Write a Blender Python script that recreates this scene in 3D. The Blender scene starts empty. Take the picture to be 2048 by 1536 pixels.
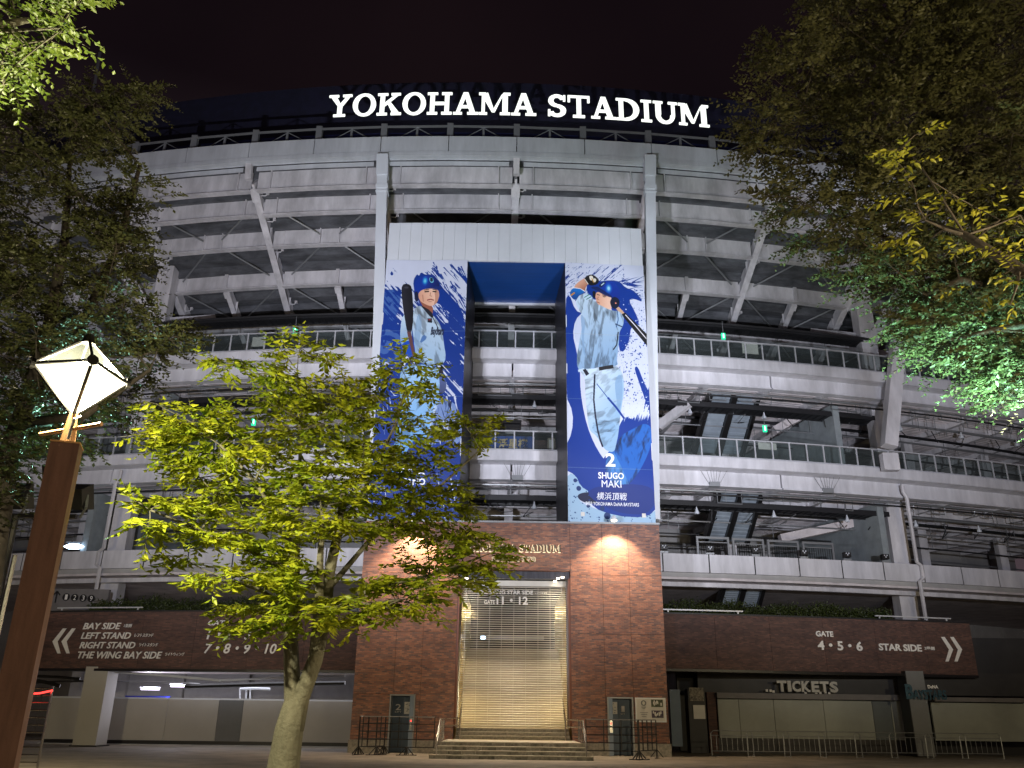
import bpy, math, random
import numpy as np
from math import radians, degrees, sin, cos, tan, atan, atan2, sqrt, pi
from mathutils import Vector, Matrix
random.seed(7); RNG = np.random.default_rng(7)
S = bpy.context.scene; COL = S.collection

# ---------------------------------------------------------------- camera, sky, exposure
EYE = 1.6; FPX = 1710.0; PITCH = radians(21.2); ROLL = radians(0.75)
cam_d = bpy.data.cameras.new('camera'); cam = bpy.data.objects.new('camera', cam_d); COL.objects.link(cam)
cam_d.sensor_width = 36; cam_d.lens = FPX / 2048 * 36; cam_d.clip_end = 800; cam_d.clip_start = 0.05
cam.matrix_world = Matrix.Translation((0, 0, EYE)) @ Matrix.Rotation(pi/2 + PITCH, 4, 'X') @ Matrix.Rotation(ROLL, 4, 'Z')
S.camera = cam
S.view_settings.view_transform = 'Standard'; S.view_settings.look = 'None'
S.view_settings.exposure = 0.0; S.view_settings.gamma = 1.0
S.cycles.max_bounces = 6; S.cycles.transparent_max_bounces = 12
S.cycles.sample_clamp_indirect = 3.0

W = bpy.data.worlds.new('World'); S.world = W; W.use_nodes = True
nt = W.node_tree; nt.nodes.clear()
out = nt.nodes.new('ShaderNodeOutputWorld'); bg = nt.nodes.new('ShaderNodeBackground')
tc = nt.nodes.new('ShaderNodeTexCoord'); sep = nt.nodes.new('ShaderNodeSeparateXYZ')
rmp = nt.nodes.new('ShaderNodeValToRGB'); noi = nt.nodes.new('ShaderNodeTexNoise'); mx = nt.nodes.new('ShaderNodeMixRGB')
nt.links.new(tc.outputs['Generated'], sep.inputs[0]); nt.links.new(sep.outputs['Z'], rmp.inputs[0])
e = rmp.color_ramp.elements
e[0].position = 0.0; e[0].color = (0.085, 0.072, 0.078, 1)
e[1].position = 0.62; e[1].color = (0.0058, 0.0038, 0.0050, 1)
n2 = e.new(0.25); n2.color = (0.040, 0.031, 0.037, 1)
noi.inputs['Scale'].default_value = 2.2; noi.inputs['Detail'].default_value = 4
nt.links.new(tc.outputs['Generated'], noi.inputs['Vector'])
r2 = nt.nodes.new('ShaderNodeValToRGB'); nt.links.new(noi.outputs['Fac'], r2.inputs[0])
r2.color_ramp.elements[0].position = .3; r2.color_ramp.elements[0].color = (.65, .6, .7, 1)
r2.color_ramp.elements[1].position = .75; r2.color_ramp.elements[1].color = (1.5, 1.25, 1.2, 1)
mx.blend_type = 'MULTIPLY'; mx.inputs[0].default_value = 1
nt.links.new(rmp.outputs[0], mx.inputs[1]); nt.links.new(r2.outputs[0], mx.inputs[2])
nt.links.new(mx.outputs[0], bg.inputs[0]); bg.inputs[1].default_value = 1.0
nt.links.new(bg.outputs[0], out.inputs[0])

# light powers (most lamps sit inside their fixtures further down, the gate spots are bare)
P_FLOOD = 20500; P_LAMP = 4900; P_WALL = 1900; P_GATE = 420

# ---------------------------------------------------------------- measuring helpers
XC = -2.0; R0 = 150.0; BAY = radians(4.277); TH0 = radians(1.114)
def ray(px, py):
    u = px - 1024; v = 768 - py
    c, s = cos(ROLL), sin(ROLL)
    u, v = u*c - v*s, u*s + v*c
    return Vector((u/FPX, cos(PITCH) - v/FPX*sin(PITCH), sin(PITCH) + v/FPX*cos(PITCH)))
def at(px, py, D):
    r = ray(px, py); return r * (D / r.y) + Vector((0, 0, EYE))
def arc(px, py, d):
    """where the sight line meets the stadium's round face standing d metres away: (angle, height)"""
    R = R0 - d; r = ray(px, py)
    a = r.x**2 + r.y**2; b = -2*(r.x*XC + r.y*R0); c = XC**2 + R0**2 - R**2
    t = (-b - sqrt(b*b - 4*a*c)) / (2*a); p = r*t
    return atan2(p.x - XC, R0 - p.y), p.z + EYE
def A(th, d, z): 
    R = R0 - d; return Vector((XC + R*sin(th), R0 - R*cos(th), z))
def zc(py, d): return arc(1034, py, d)[1]
def zcone(d): return 32.175 - .7*(d - 42)

# ---------------------------------------------------------------- materials
def mat(name, col, rough=.6, metal=0., var=.12, vscale=1.5, bump=.0, bscale=40, col2=None, emit=None, estr=0, spec=.5, streak=None, coat=0):
    m = bpy.data.materials.new(name); m.use_nodes = True; n = m.node_tree; b = n.nodes['Principled BSDF']
    b.inputs['Roughness'].default_value = rough; b.inputs['Metallic'].default_value = metal
    b.inputs['Specular IOR Level'].default_value = spec
    c = tuple(col) + (1,)
    if var > 0:
        t = n.nodes.new('ShaderNodeTexCoord'); no = n.nodes.new('ShaderNodeTexNoise'); r = n.nodes.new('ShaderNodeValToRGB')
        no.inputs['Scale'].default_value = vscale; no.inputs['Detail'].default_value = 6; no.inputs['Roughness'].default_value = .65
        if streak:
            mp = n.nodes.new('ShaderNodeMapping'); mp.inputs['Scale'].default_value = streak
            n.links.new(t.outputs['Object'], mp.inputs[0]); n.links.new(mp.outputs[0], no.inputs['Vector'])
        else: n.links.new(t.outputs['Object'], no.inputs['Vector'])
        d2 = tuple(col2) if col2 else tuple(x*(1-var*2.2) for x in col)
        r.color_ramp.elements[0].position = .32; r.color_ramp.elements[0].color = d2 + (1,)
        r.color_ramp.elements[1].position = .68; r.color_ramp.elements[1].color = tuple(min(1, x*(1+var*.6)) for x in col) + (1,)
        n.links.new(no.outputs['Fac'], r.inputs[0]); n.links.new(r.outputs[0], b.inputs['Base Color'])
        if bump > 0:
            nb = n.nodes.new('ShaderNodeTexNoise'); nb.inputs['Scale'].default_value = bscale; nb.inputs['Detail'].default_value = 5
            bp = n.nodes.new('ShaderNodeBump'); bp.inputs['Strength'].default_value = bump; bp.inputs['Distance'].default_value = .02
            n.links.new(t.outputs['Object'], nb.inputs['Vector']); n.links.new(nb.outputs['Fac'], bp.inputs['Height']); n.links.new(bp.outputs[0], b.inputs['Normal'])
    else: b.inputs['Base Color'].default_value = c
    if emit:
        b.inputs['Emission Color'].default_value = tuple(emit) + (1,); b.inputs['Emission Strength'].default_value = estr
    m.diffuse_color = c
    return m
def brick_mat(name, c1, c2, mortar, dark):
    m = bpy.data.materials.new(name); m.use_nodes = True; n = m.node_tree; b = n.nodes['Principled BSDF']; L = n.links
    g = n.nodes.new('ShaderNodeNewGeometry'); sp = n.nodes.new('ShaderNodeSeparateXYZ'); ad = n.nodes.new('ShaderNodeMath'); cb = n.nodes.new('ShaderNodeCombineXYZ')
    L.new(g.outputs['Position'], sp.inputs[0]); ad.operation = 'ADD'; L.new(sp.outputs['X'], ad.inputs[0]); L.new(sp.outputs['Y'], ad.inputs[1])
    L.new(ad.outputs[0], cb.inputs['X']); L.new(sp.outputs['Z'], cb.inputs['Y'])
    bt = n.nodes.new('ShaderNodeTexBrick'); L.new(cb.outputs[0], bt.inputs['Vector'])
    bt.inputs['Scale'].default_value = 1; bt.inputs['Brick Width'].default_value = .215; bt.inputs['Row Height'].default_value = .066
    bt.inputs['Mortar Size'].default_value = .008; bt.inputs['Mortar Smooth'].default_value = .2
    bt.inputs['Color1'].default_value = (0, 0, 0, 1); bt.inputs['Color2'].default_value = (1, 1, 1, 1); bt.inputs['Mortar'].default_value = (.5, .5, .5, 1)
    r = n.nodes.new('ShaderNodeValToRGB'); L.new(bt.outputs['Color'], r.inputs[0])
    E_ = r.color_ramp.elements; E_[0].position = 0; E_[0].color = dark + (1,); E_[1].position = 1; E_[1].color = c2 + (1,)
    k = E_.new(.3); k.color = tuple(.6*a + .4*b_ for a, b_ in zip(dark, c1)) + (1,); k = E_.new(.6); k.color = c1 + (1,)
    mm = n.nodes.new('ShaderNodeMixRGB'); L.new(bt.outputs['Fac'], mm.inputs[0]); L.new(r.outputs[0], mm.inputs[1]); mm.inputs[2].default_value = mortar + (1,)
    no = n.nodes.new('ShaderNodeTexNoise'); mp = n.nodes.new('ShaderNodeMapping'); mp.inputs['Scale'].default_value = (.5, 1.6, 1)
    L.new(cb.outputs[0], mp.inputs[0]); L.new(mp.outputs[0], no.inputs['Vector']); no.inputs['Scale'].default_value = 1.3; no.inputs['Detail'].default_value = 7; no.inputs['Roughness'].default_value = .7
    r3 = n.nodes.new('ShaderNodeValToRGB'); L.new(no.outputs['Fac'], r3.inputs[0])
    r3.color_ramp.elements[0].position = .3; r3.color_ramp.elements[0].color = (.6, .58, .62, 1); r3.color_ramp.elements[1].position = .7; r3.color_ramp.elements[1].color = (1.25, 1.2, 1.15, 1)
    m2 = n.nodes.new('ShaderNodeMixRGB'); m2.blend_type = 'MULTIPLY'; m2.inputs[0].default_value = 1
    L.new(mm.outputs[0], m2.inputs[1]); L.new(r3.outputs[0], m2.inputs[2]); L.new(m2.outputs[0], b.inputs['Base Color'])
    bp = n.nodes.new('ShaderNodeBump'); bp.inputs['Strength'].default_value = .6; bp.inputs['Distance'].default_value = .01; bp.invert = True
    L.new(bt.outputs['Fac'], bp.inputs['Height']); L.new(bp.outputs[0], b.inputs['Normal'])
    b.inputs['Roughness'].default_value = .75
    return m
def leaf_mat(name, c1, c2, trans=.35):
    m = bpy.data.materials.new(name); m.use_nodes = True; n = m.node_tree; n.nodes.clear(); L = n.links
    o = n.nodes.new('ShaderNodeOutputMaterial'); t = n.nodes.new('ShaderNodeTexCoord'); no = n.nodes.new('ShaderNodeTexNoise')
    no.inputs['Scale'].default_value = 2.2; no.inputs['Detail'].default_value = 7; no.inputs['Roughness'].default_value = .85
    gm = n.nodes.new('ShaderNodeNewGeometry'); L.new(gm.outputs['Position'], no.inputs['Vector'])
    r = n.nodes.new('ShaderNodeValToRGB'); L.new(no.outputs['Fac'], r.inputs[0])
    r.color_ramp.elements[0].position = .35; r.color_ramp.elements[0].color = c1 + (1,); r.color_ramp.elements[1].position = .68; r.color_ramp.elements[1].color = c2 + (1,)
    p = n.nodes.new('ShaderNodeBsdfPrincipled'); p.inputs['Roughness'].default_value = .45; p.inputs['Specular IOR Level'].default_value = .4
    tr = n.nodes.new('ShaderNodeBsdfTranslucent'); mixs = n.nodes.new('ShaderNodeMixShader'); mixs.inputs[0].default_value = trans
    L.new(r.outputs[0], p.inputs['Base Color']); L.new(r.outputs[0], tr.inputs['Color'])
    L.new(p.outputs[0], mixs.inputs[1]); L.new(tr.outputs[0], mixs.inputs[2]); L.new(mixs.outputs[0], o.inputs[0])
    return m
def glass_mat(name, col, alpha, rough=.05, emit=None, estr=0):
    m = bpy.data.materials.new(name); m.use_nodes = True; n = m.node_tree; n.nodes.clear(); L = n.links
    o = n.nodes.new('ShaderNodeOutputMaterial'); p = n.nodes.new('ShaderNodeBsdfPrincipled'); tr = n.nodes.new('ShaderNodeBsdfTransparent'); mx_ = n.nodes.new('ShaderNodeMixShader')
    p.inputs['Base Color'].default_value = col + (1,); p.inputs['Roughness'].default_value = rough; tr.inputs[0].default_value = (.93, .96, .95, 1)
    if emit: p.inputs['Emission Color'].default_value = emit + (1,); p.inputs['Emission Strength'].default_value = estr
    mx_.inputs[0].default_value = alpha; L.new(tr.outputs[0], mx_.inputs[1]); L.new(p.outputs[0], mx_.inputs[2]); L.new(mx_.outputs[0], o.inputs[0])
    return m
def emi(name, c, s):
    m = bpy.data.materials.new(name); m.use_nodes = True; n = m.node_tree; n.nodes.clear()
    o = n.nodes.new('ShaderNodeOutputMaterial'); e_ = n.nodes.new('ShaderNodeEmission'); e_.inputs[0].default_value = c + (1,); e_.inputs[1].default_value = s
    n.links.new(e_.outputs[0], o.inputs[0]); return m
M = dict(
    steel=mat('painted_steel', (.63, .61, .63), .55, var=.17, vscale=1.0, streak=(1, 1, .3)),
    fascia=mat('fascia_metal', (.50, .52, .55), .5, var=.10, vscale=1.2, streak=(1, 1, .2)),
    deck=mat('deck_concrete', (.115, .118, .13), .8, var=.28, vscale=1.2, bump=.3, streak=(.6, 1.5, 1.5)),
    slab=mat('slab_paint', (.64, .63, .66), .55, var=.12, vscale=1.4, streak=(1, 1, .22)),
    ceil=mat('ceiling_deck', (.68, .62, .62), .7, var=.15, vscale=.8),
    inner=mat('inner_wall', (.40, .39, .38), .75, var=.12, vscale=.6),
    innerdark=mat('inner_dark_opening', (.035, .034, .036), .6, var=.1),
    stone=mat('granite', (.33, .30, .25), .6, var=.2, vscale=9, bump=.2, col2=(.17, .16, .14)),
    stonestain=mat('granite_dark', (.24, .22, .185), .65, var=.3, vscale=5, bump=.2, col2=(.09, .085, .07)),
    dark=mat('dark_services', (.018, .018, .02), .5, var=.1),
    grey=mat('grey_metal', (.30, .31, .32), .4, .5, var=.06),
    rail=mat('aluminium_rail', (.62, .63, .66), .35, .3, var=.05),
    chrome=mat('stainless', (.65, .62, .56), .22, 1., var=.03),
    black=mat('black_metal', (.015, .014, .014), .4, .2, var=.05),
    jamb=mat('jamb_metal', (.055, .055, .07), .42, .3, var=.35, vscale=1, streak=(8, 8, .4)),
    bluesoffit=mat('blue_soffit', (.008, .055, .24), .45, var=.08, vscale=.8, streak=(.3, 6, 6)),
    navy=mat('navy_screen', (.008, .008, .03), .8, var=.2),
    header=mat('header_panel', (.60, .63, .68), .42, var=.035, vscale=.5),
    brown=mat('brown_post', (.165, .085, .066), .5, var=.15, vscale=3, streak=(6, 6, .7), bump=.1),
    tan=mat('tan_rod', (.55, .30, .14), .4, .1, var=.08),
    ground=mat('plaza_paving', (.27, .235, .18), .8, var=.2, vscale=.8, bump=.25, bscale=60),
    stepin=mat('inner_step_stone', (.40, .365, .31), .7, var=.06, vscale=2),
    letter=mat('sign_letter', (.80, .78, .74), .5, var=.0),
    white=mat('white_board', (.62, .60, .56), .5, var=.05),
    wallw=mat('pale_hoarding', (.42, .405, .38), .65, var=.05, vscale=.4),
    wallg=mat('grey_hoarding', (.15, .155, .16), .65, var=.05),
    shut=mat('shutter_slat', (.66, .63, .56), .32, .5, var=.05),
    doorb=mat('blue_grey_door', (.07, .10, .145), .4, .2, var=.05),
    warmwall=mat('warm_panel', (.52, .38, .13), .3, .3, var=.1),
    bark=mat('bark', (.135, .125, .09), .85, var=.3, vscale=7, bump=1.0, bscale=22, col2=(.09, .085, .06), streak=(1, 1, .45)),
    barkdark=mat('dark_bark', (.07, .055, .045), .85, var=.3, vscale=5, bump=.7, bscale=14),
    ticket=mat('ticket_shutter', (.31, .325, .29), .5, var=.08, vscale=.6),
    ticketg=mat('ticket_panel_grey', (.11, .13, .14), .5, var=.08),
    hood=mat('awning', (.16, .15, .15), .6, var=.1),
    signblue=mat('blue_board', (.02, .07, .30), .5, var=.05),
    gold=mat('gold_letter', (.65, .50, .28), .4, .2, var=.04),
    neon=mat('unlit_blue_letter', (.022, .07, .10), .4, .2, var=.1),
    glass=glass_mat('balcony_glass', (.12, .14, .14), .14),
    lampclear=glass_mat('lamp_clear_glass', (.004, .004, .004), .45, emit=(.62, .74, .48), estr=.22),
    lamplit=glass_mat('lamp_lit_glass', (.01, .01, .01), .5, rough=.4, emit=(1, .91, .66), estr=2.6),
    signlit=emi('lit_letter', (.95, 1, .95), 1.5),
    halo=emi('warm_halo', (1, .8, .5), 1.6),
    tube=emi('fluorescent', (.85, .75, 1), 5),
    bluelamp=emi('blue_white_lamp', (.55, .75, 1), 8),
    exitg=emi('exit_green', (.02, .75, .35), 1.6), exitw=emi('exit_white', (.6, 1, .85), 2.5),
    bulb=emi('warm_bulb', (1, .85, .6), 14), redl=emi('red_light', (1, .05, .04), 3), cool=emi('cool_strip', (.8, .9, 1), 1.3),
    brick=brick_mat('red_brick', (.28, .12, .078), (.37, .175, .11), (.17, .135, .12), (.13, .08, .075)),
    brickd=brick_mat('brown_brick', (.115, .060, .048), (.155, .078, .06), (.09, .065, .055), (.075, .042, .038)),
    leafm=leaf_mat('zelkova_leaf', (.12, .22, .012), (.52, .50, .03)),
    leafc=leaf_mat('fresh_green_leaf', (.05, .10, .012), (.17, .22, .02)),
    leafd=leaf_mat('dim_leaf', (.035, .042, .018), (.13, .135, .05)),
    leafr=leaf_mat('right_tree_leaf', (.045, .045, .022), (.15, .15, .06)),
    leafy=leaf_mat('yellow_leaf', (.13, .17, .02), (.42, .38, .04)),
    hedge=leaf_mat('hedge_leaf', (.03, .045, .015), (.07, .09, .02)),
)

# ---------------------------------------------------------------- building helpers
WL = {}
def W_(o): return WL.get(o.name, Vector((0, 0, 0)))
def tag(o, label=None, cat=None, group=None, kind=None):
    if label: o['label'] = label
    if cat: o['category'] = cat
    if group: o['group'] = group
    if kind: o['kind'] = kind
    return o
def thing(name, label, cat, loc=(0, 0, 0), group=None):
    o = bpy.data.objects.new(name, None); COL.objects.link(o); o.location = loc; o.empty_display_size = .2
    WL[o.name] = Vector(loc); return tag(o, label, cat, group)
def link_mesh(me, name, parent=None, loc=(0, 0, 0)):
    o = bpy.data.objects.new(name, me); COL.objects.link(o); loc = Vector(loc)
    if parent: o.parent = parent; o.location = loc - W_(parent)
    else: o.location = loc
    WL[o.name] = loc; return o
BOXF = [(0, 3, 2, 1), (4, 5, 6, 7), (0, 1, 5, 4), (1, 2, 6, 5), (2, 3, 7, 6), (3, 0, 4, 7)]
class MB:
    def __init__(s): s.v = []; s.f = []
    def hexa(s, p):
        b = len(s.v); s.v += [Vector(q) for q in p]; s.f += [tuple(i+b for i in f) for f in BOXF]; return s
    def box(s, x0, x1, y0, y1, z0, z1):
        return s.hexa([(x0, y0, z0), (x1, y0, z0), (x1, y1, z0), (x0, y1, z0), (x0, y0, z1), (x1, y0, z1), (x1, y1, z1), (x0, y1, z1)])
    def ring(s, t0, t1, d0, d1, z0, z1, n=None, z0b=None, z1b=None):
        """curved block between angles t0..t1, depths d0..d1; z0b/z1b are the heights at d1"""
        if n is None: n = max(1, int(round((t1-t0)/BAY*2)))
        z0b = z0 if z0b is None else z0b; z1b = z1 if z1b is None else z1b
        b = len(s.v)
        for i in range(n+1):
            t = t0 + (t1-t0)*i/n
            s.v += [A(t, d0, z0), A(t, d1, z0b), A(t, d1, z1b), A(t, d0, z1)]
        for i in range(n):
            a = b+4*i; c = a+4
            for k in range(4): s.f.append((a+k, c+k, c+(k+1) % 4, a+(k+1) % 4))
        s.f.append((b, b+3, b+2, b+1)); a = b+4*n; s.f.append((a, a+1, a+2, a+3)); return s
    def beam(s, p, q, w, h, up=(0, 0, 1)):
        p = Vector(p); q = Vector(q); d = (q-p).normalized(); x = d.cross(Vector(up))
        if x.length < 1e-4: x = d.cross(Vector((0, 1, 0)))
        x.normalize(); y = x.cross(d); x *= w/2; y *= h/2
        return s.hexa([p-x-y, p+x-y, p+x+y, p-x+y, q-x-y, q+x-y, q+x+y, q-x+y])
    def tube(s, pts, r, n=6, r1=None):
        pts = [Vector(p) for p in pts]; b = len(s.v); m = len(pts)
        rs = r if isinstance(r, (list, tuple)) else [r + ((r if r1 is None else r1) - r)*i/max(1, m-1) for i in range(m)]
        ref = None
        for i, p in enumerate(pts):
            d = (pts[min(i+1, m-1)] - pts[max(i-1, 0)]).normalized()
            if ref is None: ref = d.orthogonal().normalized()
            x = (ref - d*ref.dot(d)).normalized(); ref = x; y = d.cross(x)
            for k in range(n): s.v.append(p + (x*cos(2*pi*k/n) + y*sin(2*pi*k/n))*rs[i])
        for i in range(m-1):
            for k in range(n):
                a = b+i*n+k; c = b+i*n+(k+1) % n; s.f.append((a, c, c+n, a+n))
        s.f.append(tuple(b+k for k in reversed(range(n)))); s.f.append(tuple(b+(m-1)*n+k for k in range(n))); return s
    def prism(s, pts, off):
        b = len(s.v); n = len(pts); off = Vector(off); s.v += [Vector(p) for p in pts] + [Vector(p)+off for p in pts]
        s.f.append(tuple(b+i for i in range(n))); s.f.append(tuple(b+n+i for i in reversed(range(n))))
        for i in range(n): j = (i+1) % n; s.f.append((b+i, b+n+i, b+n+j, b+j))
        return s
    def build(s, name, m, parent=None, smooth=False, org=None, recalc=True):
        org = Vector(org) if org is not None else (W_(parent) if parent else Vector((0, 0, 0)))
        me = bpy.data.meshes.new(name); me.from_pydata([v-org for v in s.v], [], s.f)
        me.materials.append(m)
        if smooth: me.polygons.foreach_set('use_smooth', [True]*len(me.polygons))
        me.update(); return link_mesh(me, name, parent, org)
def box(x0, x1, y0, y1, z0, z1): return MB().box(x0, x1, y0, y1, z0, z1)
def light(kind, name, loc, energy, color, parent=None, size=.1, target=None, angle=60, blend=.5):
    d = bpy.data.lights.new(name, kind); d.energy = energy; d.color = color
    if kind == 'SPOT': d.spot_size = radians(angle); d.spot_blend = blend; d.shadow_soft_size = size
    elif kind == 'POINT': d.shadow_soft_size = size
    elif kind == 'AREA': d.shape = 'RECTANGLE'; d.size = size; d.size_y = size*.3
    o = bpy.data.objects.new(name, d); COL.objects.link(o); loc = Vector(loc)
    if parent: o.parent = parent; loc2 = loc - W_(parent)
    else: loc2 = loc
    o.location = loc2
    if target is not None: o.rotation_euler = (Vector(target)-loc).to_track_quat('-Z', 'Y').to_euler()
    return o
# text ------------------------------------------------------------
def text_mesh(body, bold=.0, extr=.03, shear=0.):
    c = bpy.data.curves.new('t', 'FONT'); c.body = body; c.extrude = extr; c.offset = bold; c.shear = shear; c.resolution_u = 3
    o = bpy.data.objects.new('t', c); COL.objects.link(o)
    dg = bpy.context.evaluated_depsgraph_get(); me = bpy.data.meshes.new_from_object(o.evaluated_get(dg), depsgraph=dg)
    bpy.data.objects.remove(o); bpy.data.curves.remove(c); return me
def place_fit(me, name, m, parent, P0, ux, uz, w, h, un):
    """squeeze a flat letter mesh into the box with lower left corner P0, axes ux (width w) and uz (height h), facing -un"""
    n = len(me.vertices); co = np.empty(n*3); me.vertices.foreach_get('co', co); co = co.reshape(-1, 3)
    lo = co.min(0); hi = co.max(0); P0 = Vector(P0)
    a = (co[:, 0]-lo[0])/(hi[0]-lo[0])*w; b = (co[:, 1]-lo[1])/max(1e-6, hi[1]-lo[1])*h; c = co[:, 2]
    org = W_(parent) if parent else P0
    R_ = np.outer(a, ux) + np.outer(b, uz) + np.outer(c, -np.array(un)) + np.array(P0 - org)
    me.vertices.foreach_set('co', R_.ravel()); me.materials.clear(); me.materials.append(m); me.update(); me.name = name
    return link_mesh(me, name, parent, org)
def text_arc(body, x0, x1, yt, yb, d, m, parent, name='lettering', bold=.02, shear=0., extr=.02, off=.06):
    """lettering on the curved wall at depth d filling photo columns x0..x1 and rows yt..yb (rows read at x0)"""
    t0, zb = arc(x0, yb, d); _, zt = arc(x0, yt, d); t1, _ = arc(x1, (yt+yb)/2, d)
    p0 = A(t0, d-off, zb); p1 = A(t1, d-off, zb); ux = (p1-p0).normalized(); w = (p1-p0).length
    return place_fit(text_mesh(body, bold, extr, shear), name, m, parent, p0, ux, Vector((0, 0, 1)), w, zt-zb, Vector((-ux.y, ux.x, 0)))
def text_plane(body, x0, x1, yt, yb, D, m, parent, name='lettering', bold=.02, shear=0., extr=.015):
    p0 = at(x0, yb, D); zt = at(x0, yt, D).z; x1_ = at(x1, (yt+yb)/2, D).x
    return place_fit(text_mesh(body, bold, extr, shear), name, m, parent, p0, Vector((1, 0, 0)), Vector((0, 0, 1)), x1_-p0.x, zt-p0.z, Vector((0, 1, 0)))

# ---------------------------------------------------------------- ground
g = MB(); N_ = 24
g.v += [Vector((-400, -60, 0)), Vector((400, -60, 0)), Vector((400, 500, 0)), Vector((-400, 500, 0))]; g.f.append((0, 1, 2, 3))
tag(g.build('ground', M['ground']), kind='structure')

# ---------------------------------------------------------------- stadium body
ST = thing('stadium_building', 'round white steel stadium with stacked concourses and a sloping stand above', 'stadium', A(TH0, 46, 0))
K0, K1 = -6, 6
def T(k): return TH0 + BAY*k
TL, TR = T(-6.5), T(6.5)
# top fascia: panels of half a bay each with open joints
zf1, zf0 = zc(274, 42), zc(305, 42)
for i in range(-11, 12):
    if -10 <= i <= 10:
        MB().ring(T(i/2)+.00022, T((i+1)/2)-.00022, 42, 42.25, zf0, zf1, 2).build('fascia_panel', M['fascia'], ST)
MB().ring(T(-5), T(5.5), 41.93, 42.4, zc(313, 42), zf0-.01).build('fascia_lip', M['fascia'], ST)
for a, b, dd in ((315.5, 322, 42.32), (324, 333, 42.42)):
    for k in range(-5, 5): MB().ring(T(k)+.004, T(k+1)-.004, dd, dd+.05, zc(b, dd+.05), zc(a, dd), 2).build('edge_beam', M['fascia'], ST)
# ring beams (web + bottom flange, joints, stiffeners) one per bay
LEV = [(335, 368, 378, 1), (390, 418, 428, 2), (455, 485, 492, 3), (537, 563, 572, 4)]
for ya, yb, yc_, lv in LEV:
    d = [43.3, 44.6, 46.45, 48.7][lv-1]
    zd = zc(yc_, d+.2); zb = zd+.07; za = zc(ya, d)
    for k in range(-5, 5):
        mb = MB().ring(T(k)+.002, T(k+1)-.002, d, d+.12, zb, za, 2)
        mb.ring(T(k)+.002, T(k+1)-.002, d-.2, d+.2, zd, zb-.002, 2)
        for f in (.06, .94): mb.ring(T(k+f-.035), T(k+f+.035), d-.22, d+.05, zd-.03, zd-.003, 1)
        for f in ((.42, .58) if lv == 3 else (.49, .5, .51) if lv == 4 else (.13, .87)):
            mb.ring(T(k+f)-.0003, T(k+f)+.0003, d-.17, d-.002, zb+.005, za-.02, 1)
        mb.ring(T(k)+.002, T(k+.12), d-.05, d-.003, zb, za-.05, 1)
        mb.build('ring_beam', M['steel'], ST)
for k in range(-5, 5):
    d = 51.3; MB().ring(T(k)+.002, T(k+1)-.002, d, d+.3, zc(652, d), zc(641, d), 2).build('ring_beam', M['steel'], ST)
# sloping deck of the stand seen from below, in steps
for j in range(15):
    d0 = 42.7 + j*.82; zz = zcone(d0) + 1.35
    for k in range(-5, 5):
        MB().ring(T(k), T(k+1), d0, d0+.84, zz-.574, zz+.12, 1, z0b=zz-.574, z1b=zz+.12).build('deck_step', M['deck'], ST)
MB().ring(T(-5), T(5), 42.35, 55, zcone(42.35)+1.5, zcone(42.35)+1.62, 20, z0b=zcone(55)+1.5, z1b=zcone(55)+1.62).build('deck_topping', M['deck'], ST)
# raking beams
def raker(k, d0, d1, w=.42, h=.9, name='raker', lift=0.):
    p = A(T(k), d0, zcone(d0)-.05); q = A(T(k), d1, zcone(d1)-.05); up = Vector((0, 0, 1))
    mb = MB(); mb.beam(p+up*.04, q+up*.04, w, .08); mb.beam(p+up*(.085+h/2), q+up*(.085+h/2), w*.35, h)
    rx = (q-p).cross(up).normalized()
    n = max(2, int((q-p).length/1.6))
    for i in range(1, n):
        c = p + (q-p)*(i/n) + up*.5; mb.beam(c-rx*w*.48, c+rx*w*.48, .03, .8)
    # haunch
    mb.beam(p+up*.02+(q-p)*.0, p+(q-p)*.06+up*-.02, w*1.25, .2)
    return mb.build(name, M['steel'], ST)
for k in range(-5, 6):
    raker(k, 43.3, 54.2)
    if abs(k) != 1: MB().beam(A(T(k), 42.3, zc(317, 42.3)), A(T(k), 42.45, zc(350, 42.45)), .36, .35, up=(0, 1, 0)).build('raker_head', M['steel'], ST)
for k in np.arange(-4.5, 5): raker(k, 48.9, 54.2, w=.34, h=.7)
# fittings hung on the rakers, wind bracing between them
for k in range(-4, 5):
    mb = MB()
    for d in (44.0, 45.4, 47.1, 50.2, 51.6):
        c = A(T(k), d, zcone(d)+.45); r_ = A(T(k)+.0042, d, zcone(d)+.4)
        mb.tube([c, r_, r_+Vector((.1, 0, .12))], .045, 5); mb.beam(r_+Vector((.12, 0, .1)), r_+Vector((.12, 0, .25)), .16, .16)
    mb.build('bracket_lamp', M['steel'], ST)
for k in range(-5, 5):
    for (da, db) in ((44.9, 46.3), (46.9, 48.5), (49.2, 51.2), (51.6, 53.6)):
        mb = MB()
        if db < 47: pr = [(.12, .42), (.88, .58)]
        elif db < 49: pr = [(.42, .1), (.58, .9)]
        else: pr = [(.05, .48), (.95, .52)] if da < 50 else [(.5, .1), (.5, .9)]
        for a, b in pr: mb.tube([A(T(k+a), da, zcone(da)+.55), A(T(k+b), db, zcone(db)+.5)], .055, 5)
        mb.build('brace', M['grey'], ST)
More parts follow.
